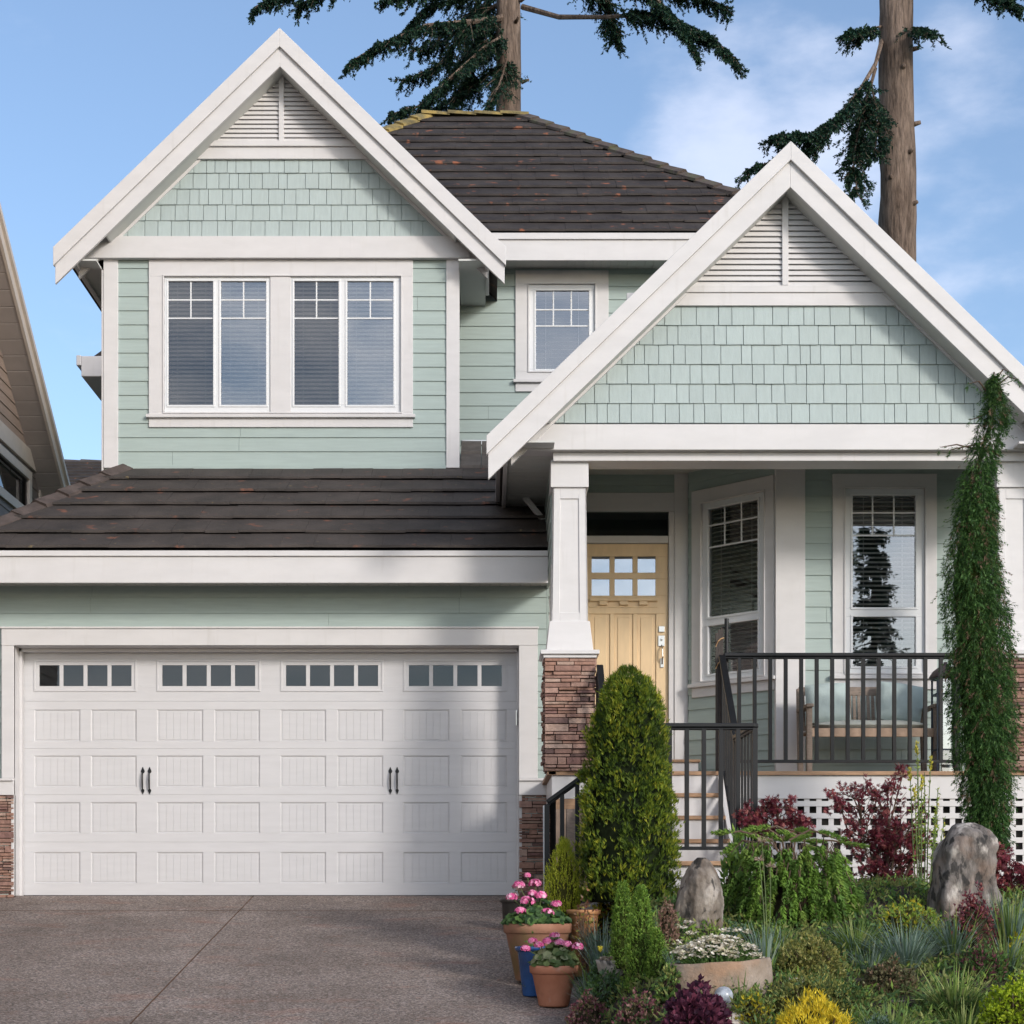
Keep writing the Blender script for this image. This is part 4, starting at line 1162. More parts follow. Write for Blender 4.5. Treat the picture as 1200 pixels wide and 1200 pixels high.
for path, r0, tt, de in (
    (wp(YT1, (596,40,0), (570,55,-.5), (530,90,-.9), (490,125,-1.0), (455,135,-1.2)), .06, .05, 14),
    (wp(YT1, (594,20,0), (560,25,-.8), (500,30,-1.4), (440,55,-1.8), (412,72,-2)), .06, .15, 13),
    (wp(YT1, (596,70,0), (575,85,.5), (540,110,.9), (505,130,1)), .05, .1, 12),
    (wp(YT1, (594,10,0), (570,40,.8), (540,75,1.2), (520,100,1.4)), .05, .1, 14),
    (wp(YT1, (594,30,0), (565,60,.3), (545,95,.5), (530,128,.6)), .04, .08, 13),
    (wp(YT1, (594,0,0), (555,20,.2), (520,75,.4), (470,95,.5)), .04, .1, 12),
    (wp(YT1, (592,-15,0), (550,-5,-.5), (500,8,-.8), (475,35,-1)), .04, .1, 11),
    (wp(YT1, (592,-40,0), (540,-20,-.9), (480,-5,-1.6), (452,-2,-2)), .06, .3, 10),
    (wp(YT1, (592,-20,0), (560,15,1), (520,50,1.5), (480,60,1.6)), .05, .1, 12),
    (wp(YT1, (598,60,0), (585,100,-.6), (570,130,-.8)), .03, .1, 12),
    (wp(YT1, (592,-60,0), (480,-60,-1), (380,-32,-2), (300,8,-2.6)), .07, .55, 9),
    (wp(YT1, (592,-90,0), (480,-60,0), (400,-20,0), (350,6,0)), .06, .6, 7),
    (wp(YT1, (612,8,0), (655,20,-.4), (712,20,-.9), (770,15,-1.4), (835,45,-1.8), (862,70,-2)), .05, .46, 15),
    (wp(YT1, (592,-60,0), (680,-40,-1), (760,-10,-1.6), (800,30,-1.9), (815,60,-2)), .06, .45, 14),
    (wp(YT1, (592,-50,0), (650,-40,.8), (710,0,1.2), (720,50,1.5)), .05, .55, 12),
    (wp(YT1, (592,-80,0), (700,-60,.8), (780,-20,1.2), (850,10,1.5)), .05, .5, 13)):
    firbranch(wd_, lf, path, r0, rn, tt, de)
for k in range(16):             # upper crown, above the photograph
    a_ = rn.uniform(0, 6.28); z = rn.uniform(18.5, 24.5); L = 3.6*(1-(z-18)/9)
    p = Vector((UX(592,YT1), YT1, z)); d = Vector((math.cos(a_), math.sin(a_), 0))
    firbranch(wd_, lf, [p, p+d*L*.5+V(0,0,.1), p+d*L-V(0,0,.5)], .05, rn, .15, 5)
wd_.build('branch', M_bark, t1); lf.build('foliage', M_firl, t1)
rn = random.Random(5)
YT2 = 27.0
t2 = thing('fir_tree', 'straight bare fir trunk rising behind the right porch gable with drooping bough on its left', 'tree')
mb = MB(); trunk(mb, [(UX(1060,YT2), YT2, 0), (UX(1044,YT2), YT2, 22)], .335, .22, rn); [mb.tube([(UX(x_,YT2)+.18*math.cos(q_), YT2+.18*math.sin(q_), z_), (UX(x_,YT2)+.33*math.cos(q_), YT2+.33*math.sin(q_), z_+.02)], [.045,.03], 7) for x_, q_, z_ in ((1055,-.9,10.8),(1055,-1.2,11.6),(1054,-.4,12.1),(1053,-2.2,11.2),(1052,-1.5,12.9),(1052,-.2,13.3),(1056,-2.6,10.3))]; mb.build('trunk', M_bark, t2, smooth=True)
wd_, lf = MB(), MB()
for path, r0, tt, de in (
    (wp(YT2, (1034,45,0), (1026,75,-.6), (1008,105,-.8), (985,135,-1.0), (950,158,-1.3), (905,160,-1.6)), .04, .35, 15),
    (wp(YT2, (1026,80,-.5), (1015,120,-.6), (1005,160,-.7), (1000,190,-.8), (1005,228,-.9)), .03, .2, 17),
    (wp(YT2, (1020,95,-.5), (1030,140,-.7), (1025,180,-.8)), .02, .2, 14),
    (wp(YT2, (985,135,-1), (950,175,-1.1), (915,185,-1.3), (878,198,-1.5)), .02, .1, 13),
    (wp(YT2, (1036,30,0), (1015,35,-.5), (990,38,-.8)), .02, .3, 10),
    (wp(YT2, (1066,32,0), (1080,33,-.4), (1094,38,-.6)), .02, .3, 10),
    (wp(YT2, (1048,-40,0), (1100,-40,-.5), (1150,-15,-.9), (1195,8,-1.2)), .05, .5, 10),
    (wp(YT2, (1048,-60,0), (1140,-60,0), (1190,-20,0), (1230,10,0)), .05, .5, 8)):
    firbranch(wd_, lf, path, r0, rn, tt, de, tl=.42)
for k in range(16):
    a_ = rn.uniform(0, 6.28); z = rn.uniform(17.0, 22.0); L = 3.2*(1-(z-16.5)/8)
    p = Vector((UX(1044,YT2), YT2, z)); d = Vector((math.cos(a_), math.sin(a_), 0))
    firbranch(wd_, lf, [p, p+d*L*.5+V(0,0,.1), p+d*L-V(0,0,.4)], .05, rn, .15, 5)
wd_.build('branch', M_bark, t2); lf.build('foliage', M_firl, t2)

# conifer across the street: seen only mirrored in the right-hand porch window
rn = random.Random(8)
yo = -14.0; plen = YF + (YF - yo)
tx = UX(1023, plen); tz = UZ(604, plen)
t3 = thing('fir_tree', 'pointed conifer mirrored in the glass of the right-hand porch window', 'tree')
mb = MB(); mb.tube([(tx, yo, -1.7), (tx, yo, tz-.3)], [.22, .03], 10); mb.build('trunk', M_bark, t3)
lf = MB(); wd_ = MB()
hh = tz + 1.0
for k in range(420):
    t = rn.random()**.8; z = tz - .1 - (hh-.1)*t; r = .12 + 1.7*t**.8
    a_ = rn.uniform(0, 6.28); d = Vector((math.cos(a_), math.sin(a_), -.35)).normalized()
    p = Vector((tx, yo, z)); L = r*rn.uniform(.75, 1.1)
    wd_.tube([p, p+d*L], [.02, .005], 4, cap=False)
    for j in range(7):
        q = p + d*L*rn.uniform(.2, 1)
        dd = (d + rv(rn, .7) - V(0,0,.4)).normalized()
        brush(lf, q, q+dd*.3, .06, 9, rn, 4, .16, .06, .5)
wd_.build('branch', M_bark, t3); lf.build('foliage', M_firl, t3)
# ------------------------------------------------------------ garden
def G(px, py):
    X = 2.0
    for _ in range(6):
        Y = gY(py, X); X = UX(px, Y)
    return Vector((X, Y, ground_z(X, Y)))
def onG(px, Y):
    X = UX(px, Y); return Vector((X, Y, ground_z(X, Y)))
def k_(Y): return F / Y          # photo pixels per metre at depth Y
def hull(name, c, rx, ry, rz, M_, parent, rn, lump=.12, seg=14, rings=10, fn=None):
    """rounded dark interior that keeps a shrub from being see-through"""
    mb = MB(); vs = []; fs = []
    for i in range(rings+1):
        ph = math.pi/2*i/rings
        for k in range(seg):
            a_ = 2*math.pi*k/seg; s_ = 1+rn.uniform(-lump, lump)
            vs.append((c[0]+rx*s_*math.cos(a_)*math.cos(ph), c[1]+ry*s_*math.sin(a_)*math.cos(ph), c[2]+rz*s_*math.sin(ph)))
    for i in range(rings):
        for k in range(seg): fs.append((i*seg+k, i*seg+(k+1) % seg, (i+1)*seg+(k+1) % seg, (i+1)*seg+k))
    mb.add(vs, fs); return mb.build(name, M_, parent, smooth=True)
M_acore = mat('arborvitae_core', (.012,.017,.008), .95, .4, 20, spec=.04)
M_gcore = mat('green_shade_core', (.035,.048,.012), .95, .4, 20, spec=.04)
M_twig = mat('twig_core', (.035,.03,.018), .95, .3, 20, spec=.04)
M_stem = mat('green_stem', (.10,.14,.05), .7, .2)
M_brownst = mat('brown_stem', (.10,.065,.045), .85, .2)

# --- arborvitae column
rn = random.Random(31)
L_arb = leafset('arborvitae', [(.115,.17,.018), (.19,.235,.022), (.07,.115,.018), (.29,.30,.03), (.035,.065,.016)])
ab = thing('arborvitae', 'tall rounded green arborvitae in front of the porch steps', 'shrub')
c = onG(736, 12.85); topz = UZ(786, 12.85); hgt = topz - c.z
def arb_r(t):                    # t 0 bottom .. 1 top
    k = [(0,.345),(.15,.37),(.35,.35),(.55,.31),(.75,.275),(.88,.215),(.95,.14),(1,.03)]
    for (a0,b0),(a1,b1) in zip(k, k[1:]):
        if t <= a1: return b0 + (b1-b0)*(t-a0)/(a1-a0)
    return 0
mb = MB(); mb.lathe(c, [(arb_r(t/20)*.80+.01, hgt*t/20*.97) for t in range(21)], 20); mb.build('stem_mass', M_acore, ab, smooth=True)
lf = MB()
lump = lambda a_, t: .98 + .05*math.sin(3*a_+9*t) + .05*math.sin(7*a_-13*t+1) + .05*math.sin(23*t+5*a_) + .04*math.sin(41*t-9*a_)
clumps = [(rn.random(), rn.uniform(0, 2*math.pi), rn.uniform(-.06, .05)) for _ in range(1050)]
for i in range(12500):
    t, a_, dr_ = rn.choice(clumps)
    if math.sin(a_) > .55 and rn.random() < .75: continue
    t = min(1, max(0, t + rn.gauss(0, .016))); a_ += rn.gauss(0, .085)
    r = arb_r(t)*(lump(a_, t) + dr_)*(rn.uniform(.84, 1.03))
    o_ = Vector((math.cos(a_), math.sin(a_), 0))
    p = c + o_*r + V(0,0,hgt*t)
    d = (o_*rn.uniform(.15,.7) + V(0,0,1) + rv(rn,.45)).normalized()
    s_ = perp(d, rn); L = rn.uniform(.03, .065)
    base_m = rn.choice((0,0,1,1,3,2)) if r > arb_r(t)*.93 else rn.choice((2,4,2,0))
    for q in range(4):
        u = (q-1.5)*.38
        dd = (d*math.cos(u) + s_*math.sin(u)).normalized()
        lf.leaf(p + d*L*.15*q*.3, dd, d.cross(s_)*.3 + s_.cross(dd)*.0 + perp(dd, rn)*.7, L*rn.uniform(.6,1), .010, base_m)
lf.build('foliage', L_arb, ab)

# --- weeping conifer column by the right porch column
rn = random.Random(32)
L_weep = leafset('weeping_conifer', [(.040,.10,.028), (.065,.145,.035), (.095,.19,.05), (.028,.068,.024), (.20,.13,.085)])
wc = thing('weeping_conifer', 'narrow weeping conifer rising past the porch railing to the gable, tip nodding', 'tree')
YW = 13.9
cl_ = [(y_, x_, w__*.93) for y_, x_, w__ in [(1010,1155,16),(960,1155,26),(900,1152,36),(840,1150,42),(780,1146,43),(720,1142,42),(680,1138,38),(640,1139,30),(600,1142,25),(560,1144,20),(530,1150,16),(500,1160,16),(475,1166,15),(450,1163,6),(436,1165,2)]]
def wc_at(y):
    for (y0,x0,w0),(y1,x1,w1) in zip(cl_, cl_[1:]):
        if y1 <= y <= y0:
            t = (y0-y)/(y0-y1); return x0+(x1-x0)*t, w0+(w1-w0)*t
    return cl_[-1][1:]
s_w = k_(YW)
mb = MB(); mb.tube([(UX(1150,YW),YW,ground_z(UX(1150,YW),YW)-.1)]+[(UX(x,YW),YW,UZ(y,YW)) for y,x,w_ in cl_], [.05]+[.05-.0031*i for i in range(len(cl_))], 8)
for px_, py_, dx_, dy_ in ((1165,470,-32,-22),(1165,455,25,-12),(1166,447,14,-13),(1163,480,-28,10),(1150,528,-50,-6),(1150,520,-38,5)):
    mb.tube([(UX(px_,YW),YW,UZ(py_,YW)), (UX(px_+dx_*.6,YW),YW-.03,UZ(py_+dy_,YW)), (UX(px_+dx_,YW),YW-.05,UZ(py_+dy_+4,YW))], [.008,.006,.003], 5)
mb.build('trunk', M_brownst, wc)
mb = MB(); core = [(y,x,w_) for y,x,w_ in cl_ if y >= 580]
vs = []; fs = []
for i,(y,x,w_) in enumerate(core):
    for k in range(12):
        a_ = 2*math.pi*k/12; r = w_/s_w*.58
        vs.append((UX(x,YW)+r*math.cos(a_), YW+r*math.sin(a_), UZ(y,YW)))
for i in range(len(core)-1):
    for k in range(12): fs.append((i*12+k, i*12+(k+1)%12, (i+1)*12+(k+1)%12, (i+1)*12+k))
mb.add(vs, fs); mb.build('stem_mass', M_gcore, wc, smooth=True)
lf = MB()
for i in range(6800):
    y = 1000 - (1000-437)*rn.random()**1.05
    x, w_ = wc_at(y)
    if y < 560 and rn.random() < .5: continue
    a_ = rn.uniform(-math.pi, .5)
    if math.sin(a_) > 0 and rn.random() < .5: continue
    o_ = Vector((math.cos(a_), math.sin(a_), 0)); r = w_/s_w*rn.uniform(.5, 1.0)
    p = Vector((UX(x,YW), YW, UZ(y,YW))) + o_*r
    d = (o_*rn.uniform(.1,.65) - V(0,0,1)*rn.uniform(.5,1.2) + rv(rn,.35)).normalized()
    L = rn.uniform(.06, .14)
    m_ = 4 if rn.random() < .07 else None
    brush(lf, p, p+d*L, .01, 16, rn, 4, .046, .0062, .55, mi=m_)
for px_, py_, dx_, dy_ in ((1165,470,-32,-22),(1165,455,25,-12),(1166,447,14,-13),(1163,480,-28,10),(1150,528,-50,-6),(1150,520,-38,5)):
    p = Vector((UX(px_,YW),YW,UZ(py_,YW))); q = Vector((UX(px_+dx_,YW),YW-.05,UZ(py_+dy_+4,YW)))
    brush(lf, p, q, .01, 50, rn, 3, .045, .006, .5); brush(lf, q, q+V(.02 if dx_>0 else -.02,0,-.05), .01, 20, rn, 3, .05, .006, .5)
lf.build('foliage', L_weep, wc)

# --- boulders
def rockmat(n, c1, c2, pale, rust):
    m = mat(n, c1, .9, 0, 9, 1.0, 45, .2, stretch=(1,1,.45), col2=c2, lo=.38, hi=.6)
    overlay(m, pale, 8, .55, .62, .8, 9, (1,1,.5)); overlay(m, rust, 4, .55, .66, .5, 8, w=5); overlay(m, (.025,.025,.025), 12, .56, .62, .85, 9, (1,1,.6), w=11)
    return m
M_rockA = rockmat('brown_boulder', (.13,.105,.085), (.27,.235,.20), (.40,.36,.32), (.26,.16,.10))
M_rockB = rockmat('dark_boulder', (.07,.062,.056), (.23,.205,.19), (.50,.46,.42), (.25,.17,.13))
M_rockC = rockmat('flat_stone', (.26,.23,.20), (.42,.38,.34), (.55,.50,.46), (.30,.24,.17))
from mathutils import noise
def rock(mb, c, prof, ry, rn, seg=84, rings=60, rough=.05, sd=0.0):
    """prof: list of (z, x_left, x_right) outline stations in metres about c; facets cut into it"""
    zs = [p[0] for p in prof]
    planes = [(rv(rn), rn.uniform(.70, .90)) for _ in range(16)]
    vs = []; fs = []
    zc = (zs[0]+zs[-1])/2; hz = (zs[-1]-zs[0])/2
    for i in range(rings+1):
        z = zs[0] + (zs[-1]-zs[0])*i/rings
        for (z0,l0,r0),(z1,l1,r1) in zip(prof, prof[1:]):
            if z <= z1+1e-6: t = (z-z0)/(z1-z0); l = l0+(l1-l0)*t; r = r0+(r1-r0)*t; break
        cx = (l+r)/2; hw = (r-l)/2
        for k in range(seg):
            a_ = 2*math.pi*k/seg
            u = Vector((math.cos(a_), math.sin(a_), (z-zc)/hz*.7))
            s_ = 1.0
            un = u.normalized()
            for n_, d_ in planes:
                q = un.dot(n_)
                if q > d_: s_ = min(s_, d_/q)
            P = Vector((c[0]+cx+hw*math.cos(a_)*s_, c[1]+ry*(hw/max(.01, max((p[2]-p[1])/2 for p in prof)))*math.sin(a_)*s_*1.0, c[2]+z))
            nn = noise.fractal(P*4.0+Vector((sd,sd,sd)), .9, 2.2, 5)*rough + noise.ridged_multi_fractal(P*2.2+Vector((sd,0,0)), 1, 2, 4, 1, 2)*rough*.35 + noise.fractal(P*24, .8, 2.2, 3)*.005
            P += Vector((math.cos(a_), math.sin(a_)*1.3, .3))*nn
            vs.append(P)
    for i in range(rings):
        for k in range(seg): fs.append((i*seg+k, i*seg+(k+1)%seg, (i+1)*seg+(k+1)%seg, (i+1)*seg+k))
    fs.append(tuple(range(rings*seg, (rings+1)*seg)))
    mb.add(vs, fs)
def boulder(name, label, pxc, pyb, Yd, outline, ry, M_, seed, group=None, rough=.035):
    c = Vector((UX(pxc,Yd), Yd, 0)); 
    prof = sorted([(UZ(y,Yd), UX(xl,Yd)-c.x, UX(xr,Yd)-c.x) for y, xl, xr in outline])
    mb = MB(); rock(mb, c, prof, ry, random.Random(seed), rough=rough, sd=seed)
    o = mb.build(name, M_, smooth=True)
    return tag(o, label, 'rock', group)
boulder('boulder', 'upright pointed brown boulder beside the foot of the arborvitae', 820, 1095, 12.0,
        [(1125,794,848),(1095,793,847),(1065,792,847),(1045,794,845),(1030,798,842),(1018,806,836),(1009,814,829),(1005.5,818,825)], .17, M_rockA, 4, rough=.022)
boulder('boulder', 'largest boulder, dark with a pale right edge, below the weeping conifer', 1125, 1085, 12.3,
        [(1130,1082,1168),(1080,1080,1168),(1040,1082,1168),(1015,1084,1170),(998,1088,1172),(985,1097,1172),(975,1106,1165),(968,1115,1150),(965.5,1120,1140)], .27, M_rockB, 9, rough=.03)
boulder('stone', 'small grey stone half buried in the grasses beneath the largest boulder', 1096, 1150, 11.3,
        [(1160,1073,1118),(1145,1073,1117),(1134,1078,1110),(1127,1084,1098)], .14, M_rockB, 14)
boulder('stone', 'flat-topped stone slab behind the golden heather at the bottom edge', 1050, 1200, 10.35,
        [(1215,1005,1094),(1195,1005,1092),(1178,1007,1090),(1171,1014,1084)], .22, M_rockC, 17, rough=.02)
boulder('stone', 'low pale stone slab at the foot of the purple heuchera', 862, 1200, 9.8,
        [(1200,828,880),(1192,828,878),(1187,832,872)], .13, M_rockC, 19, rough=.02)

boulder('stone', 'flat pale stone among the ground cover right of the glass ball', 930, 1190, 10.6,
        [(1165,905,948),(1152,906,946),(1146,912,940)], .12, M_rockC, 23, rough=.02)
boulder('stone', 'pale rounded stone beside the tall upright grass at the right edge', 1172, 1140, 11.0,
        [(1160,1150,1192),(1140,1152,1190),(1128,1160,1184)], .12, M_rockC, 27, rough=.03)
# --- stone trough with white stonecrop
rn = random.Random(40)
tr = thing('stone_trough', 'oval carved stone trough full of white-flowering stonecrop', 'planter')
Yt = 10.35; c = Vector((UX(842,Yt), Yt, 0)); zt, zb = UZ(1126,Yt), UZ(1176,Yt)
mb = MB(); seg = 48; vs = []; fs = []
prf = [(.93,zb-.02),(1.0,zb+.04),(1.03,(zb+zt)/2),(1.0,zt-.02),(.97,zt),(.88,zt),(.86,zt-.03),(.0,zt-.04)]
for (f_, z) in prf:
    for k in range(seg):
        a_ = 2*math.pi*k/seg
        rr = f_*(1+.03*math.sin(3*a_+.5)+.015*math.sin(7*a_))
        nz_ = noise.fractal(Vector((math.cos(a_)*3, math.sin(a_)*3, z*6)), 1, 2, 4)*.012
        vs.append((c.x+(.315*rr+nz_)*math.cos(a_), c.y+(.19*rr+nz_)*math.sin(a_), z+nz_*.6+.02*math.cos(a_)))
for i in range(len(prf)-1):
    for k in range(seg): fs.append((i*seg+k, i*seg+(k+1)%seg, (i+1)*seg+(k+1)%seg, (i+1)*seg+k))
mb.add(vs, fs)
M_trough = mat('worn_trough_stone', (.20,.155,.115), .9, 0, 6, .7, 40, .25, col2=(.33,.27,.22)); overlay(M_trough, (.34,.20,.12), 4, .5, .65, .6, 6); overlay(M_trough, (.10,.10,.07), 6, .56, .7, .6, 8, w=4)
mb.build('trough_body', M_trough, tr, smooth=True)
L_white = leafset('white_flower', [(.66,.60,.50), (.74,.70,.62), (.55,.52,.36)], trans=.15)
L_green = leafset('mid_green_leaf', [(.09,.17,.045), (.14,.23,.06), (.06,.115,.04)])
def flowerhead(mb, p, r, n, rn, ncol, pet=.012, up=V(0,0,1)):
    for i in range(n):
        q = Vector(p) + Vector((rn.gauss(0,.5), rn.gauss(0,.5), abs(rn.gauss(0,.3))))*r
        u = (up + rv(rn,.7)).normalized(); a0 = perp(u, rn); b0 = u.cross(a0)
        m_ = rn.randrange(ncol)
        for k in range(5):
            t = 2*math.pi*k/5; d = a0*math.cos(t)+b0*math.sin(t); s_ = u.cross(d)
            mb.leaf(q, (d+u*.25).normalized(), s_, pet, pet*.75, m_)
sd_ = thing('stonecrop', 'mass of small white stonecrop flowers spilling over the stone trough', 'flowers')
mf, ml = MB(), MB()
for i in range(420):
    a_ = rn.uniform(0, 6.28); r = math.sqrt(rn.random())
    p = Vector((c.x + .27*r*math.cos(a_), c.y + .17*r*math.sin(a_), zt + .10*(1-r*r) + rn.uniform(.01,.05)))
    ml.tube([Vector((p.x*.8+c.x*.2, p.y, zt-.02)), p], [.003,.002], 4, 0, False)
    for j in range(5): ml.leaf(Vector((p.x, p.y, zt+rn.random()*(p.z-zt))), (rv(rn)+V(0,0,.3)).normalized(), rv(rn), .022, .009, rn.randrange(3))
    if not (.1 < (p.x-c.x)+.03*math.sin(9*p.x) < .2 and p.y < c.y-.03 and rn.random() < .8): flowerhead(mf, p, .02, 7, rn, 3, .0125)
for px_, py_ in ((800,1088),(808,1082),(795,1107),(803,1120),(797,1113),(810,1095),(850,1092),(862,1092),(877,1094)):
    p = Vector((UX(px_,Yt+.1), Yt+.1, UZ(py_,Yt+.1))); flowerhead(mf, p, .035, 18, rn, 3, .012)
ml.build('leaves', L_green, sd_); mf.build('flowers', L_white, sd_)

# --- weeping spruce mound
rn = random.Random(41)
L_spr = leafset('spruce', [(.17,.29,.05), (.12,.215,.045), (.24,.35,.075), (.05,.10,.03)])
sp_ = thing('weeping_spruce', 'low weeping spruce with bright green hanging branch tips between the two big boulders', 'shrub')
c = onG(925, 12.4); sy = 12.4; s_s = k_(sy)
hull('stem_mass', (UX(925,sy), sy, UZ(1100,sy)), .34, .26, .52, M_twig, sp_, rn)
wd_, lf = MB(), MB()
arms = [((905,985),(868,974),(842,978)),((920,985),(895,968),(872,980)),((925,985),(950,972),(985,985)),((940,985),(975,985),(1012,992)),((900,990),(870,985),(855,1000)),((935,980),(910,968),(885,975)),((940,990),(965,995),(990,1010)),((915,985),(925,972),(945,978))]
for a0, a1, a2 in arms:
    yy = sy + rn.uniform(-.35, .1)
    P = [Vector((UX(x,yy),yy,UZ(y,yy))) for x,y in (a0,a1,a2)]
    wd_.tube(P, [.012,.008,.005], 6)
    for u in range(9):
        q = P[0].lerp(P[1], u/9) if u < 5 else P[1].lerp(P[2], (u-4)/5)
        d = (P[2]-P[0]).normalized()
        brush(lf, q, q+d*.08, .02, 60, rn, 3, .034, .010, .5)
for i in range(250):
    a_ = rn.uniform(-math.pi, .4); t = rn.random()
    rx, ry_ = .49, .36
    yv = .02 + .62*rn.random()
    prof_ = math.sqrt(max(.05, 1-(yv/.72)**3))
    p = Vector((UX(927,sy) + rx*prof_*math.cos(a_)*rn.uniform(.75,1.02), sy + ry_*prof_*math.sin(a_)*rn.uniform(.8,1.05), UZ(1100,sy)+yv+.06))
    if rn.random() < .12: continue
    d = (Vector((math.cos(a_), math.sin(a_), 0))*rn.uniform(.1,.5) - V(0,0,1) + rv(rn,.22)).normalized()
    L = rn.uniform(.11,.22)
    mi_ = rn.choice((0,0,1,2,1))
    wd_.tube([p-d*.05, p+d*L], [.004,.003], 4, 0, False)
    brush(lf, p, p+d*L, .02, 110, rn, 1, .048, .017, .5, mi=mi_)
wd_.build('branch', M_brownst, sp_); lf.build('foliage', L_spr, sp_)

# --- red laceleaf maples
L_red = leafset('maple_leaf', [(.16,.03,.045), (.24,.05,.065), (.11,.022,.035), (.30,.10,.09)], trans=.3)
def maple(label, blobs, base, Ym, n, seed):
    rn = random.Random(seed)
    o = thing('red_maple', label, 'shrub', None)
    wd_, lf = MB(), MB()
    B = Vector((UX(base,Ym), Ym, ground_z(UX(base,Ym), Ym)-.05)); s_ = k_(Ym)
    tot = sum(b[2]*b[3] for b in blobs)
    for (bx, by, hw, hh_) in blobs:
        cnt = int(n*hw*hh_/tot)
        tip = Vector((UX(bx,Ym), Ym, UZ(by,Ym)))
        mid = B.lerp(tip, .5) + rv(rn, .08)
        wd_.tube([B, mid, tip], [.014,.009,.004], 5)
        twigs = []
        for q in range(max(3, cnt//16)):
            st = mid.lerp(tip, rn.random()); en = tip + Vector((rn.uniform(-1,1)*hw/s_, rn.uniform(-.8,.8)*min(hw,hh_)*1.3/s_, rn.uniform(-1,1)*hh_/s_))
            m2_ = st.lerp(en, .5)+V(0,0,.03); wd_.tube([st, m2_, en], [.004,.003,.0015], 4, 0, False); twigs.append((m2_, en))
        for q in range(cnt):
            a0, a1 = rn.choice(twigs); p = a0.lerp(a1, rn.random()**.6) + rv(rn, .03)
            d = (rv(rn,.9) + (a1-a0).normalized()*.5 - V(0,0,.35)).normalized(); sd1 = perp(d, rn); m_ = rn.choice((0,0,1,2,2,3))
            for u in (-1.1,-.55,0,.55,1.1):
                dd = d*math.cos(u)+sd1*math.sin(u)
                lf.leaf(p, dd, d.cross(sd1).cross(dd), .036*(1-.25*abs(u))*rn.uniform(.8,1.2), .0075, m_)
    wd_.build('branch', M_brownst, o); lf.build('foliage', L_red, o)
maple('wide red laceleaf maple against the porch lattice, behind the weeping spruce', [(1005,935,38,18),(1040,918,28,10),(1060,900,14,6),(1050,965,32,28),(1015,970,34,22),(1055,1005,26,34),(1020,1030,30,22),(1045,1040,30,22),(985,945,16,8),(1075,1000,14,28),(1030,990,30,25)], 1040, 13.6, 3600, 51)
maple('small red maple spray at the corner of the black landing railing', [(888,950,22,14),(910,945,25,12),(935,958,18,10),(925,968,26,10),(895,965,22,10),(872,960,12,8)], 915, 13.25, 1200, 52)
maple('red-leaved shrub at the right edge behind the largest boulder', [(1180,1020,18,16),(1192,1035,20,22),(1170,1045,14,24),(1176,1000,8,12)], 1182, 12.9, 1000, 53)

# --- tall stems with yellow buds
rn = random.Random(60)
L_yel = leafset('yellow_bud', [(.50,.44,.06), (.42,.40,.08)]); L_lime = leafset('lime_leaf', [(.25,.35,.06), (.18,.28,.05), (.33,.41,.08)])
yv_ = thing('yellow_lupin', 'slender green stems with yellow bud tips in front of the porch lattice', 'plant')
Ys = 13.2
ms, ml, mf = MB(), MB(), MB()
for (px_, py_, fl) in ((1073,872,1),(1066,902,1),(1075,890,0),(1090,888,1),(1084,905,0),(1080,930,0),(1098,925,0),(1102,940,0),(1070,925,1),(1094,950,0),(1105,960,0),(1077,912,1)):
    top = Vector((UX(px_,Ys), Ys, UZ(py_,Ys))); b_ = Vector((UX(1082+(px_-1082)*.5,Ys), Ys, -.05)) 
    top += V(0, rn.uniform(-.1,.1), 0)
    ms.tube([b_, b_.lerp(top,.5)+rv(rn,.01), top], [.006,.005,.003], 5)
    n = 46 if not fl else 26
    for i in range(n):
        t = .35+.65*rn.random(); p = b_.lerp(top, t); d = (rv(rn)+V(0,0,.7)).normalized(); ml.leaf(p, d, perp(d,rn), .05*(1.2-t*.6), .012, rn.randrange(3))
    if fl:
        for i in range(34):
            p = top - V(0,0,.10*rn.random()) ; d = (rv(rn)*.6+V(0,0,1)).normalized(); mf.leaf(p+rv(rn,.010), d, perp(d,rn), .028, .016, rn.randrange(2))
    else:
        for i in range(10):
            p = top - V(0,0,.2*rn.random()); d = (rv(rn)*.6+V(0,0,1)).normalized(); mf.leaf(p, d, perp(d,rn), .02, .010, rn.randrange(2))
ms.build('stem', M_stem, yv_); ml.build('leaves', L_lime, yv_); mf.build('flowers', L_yel, yv_)

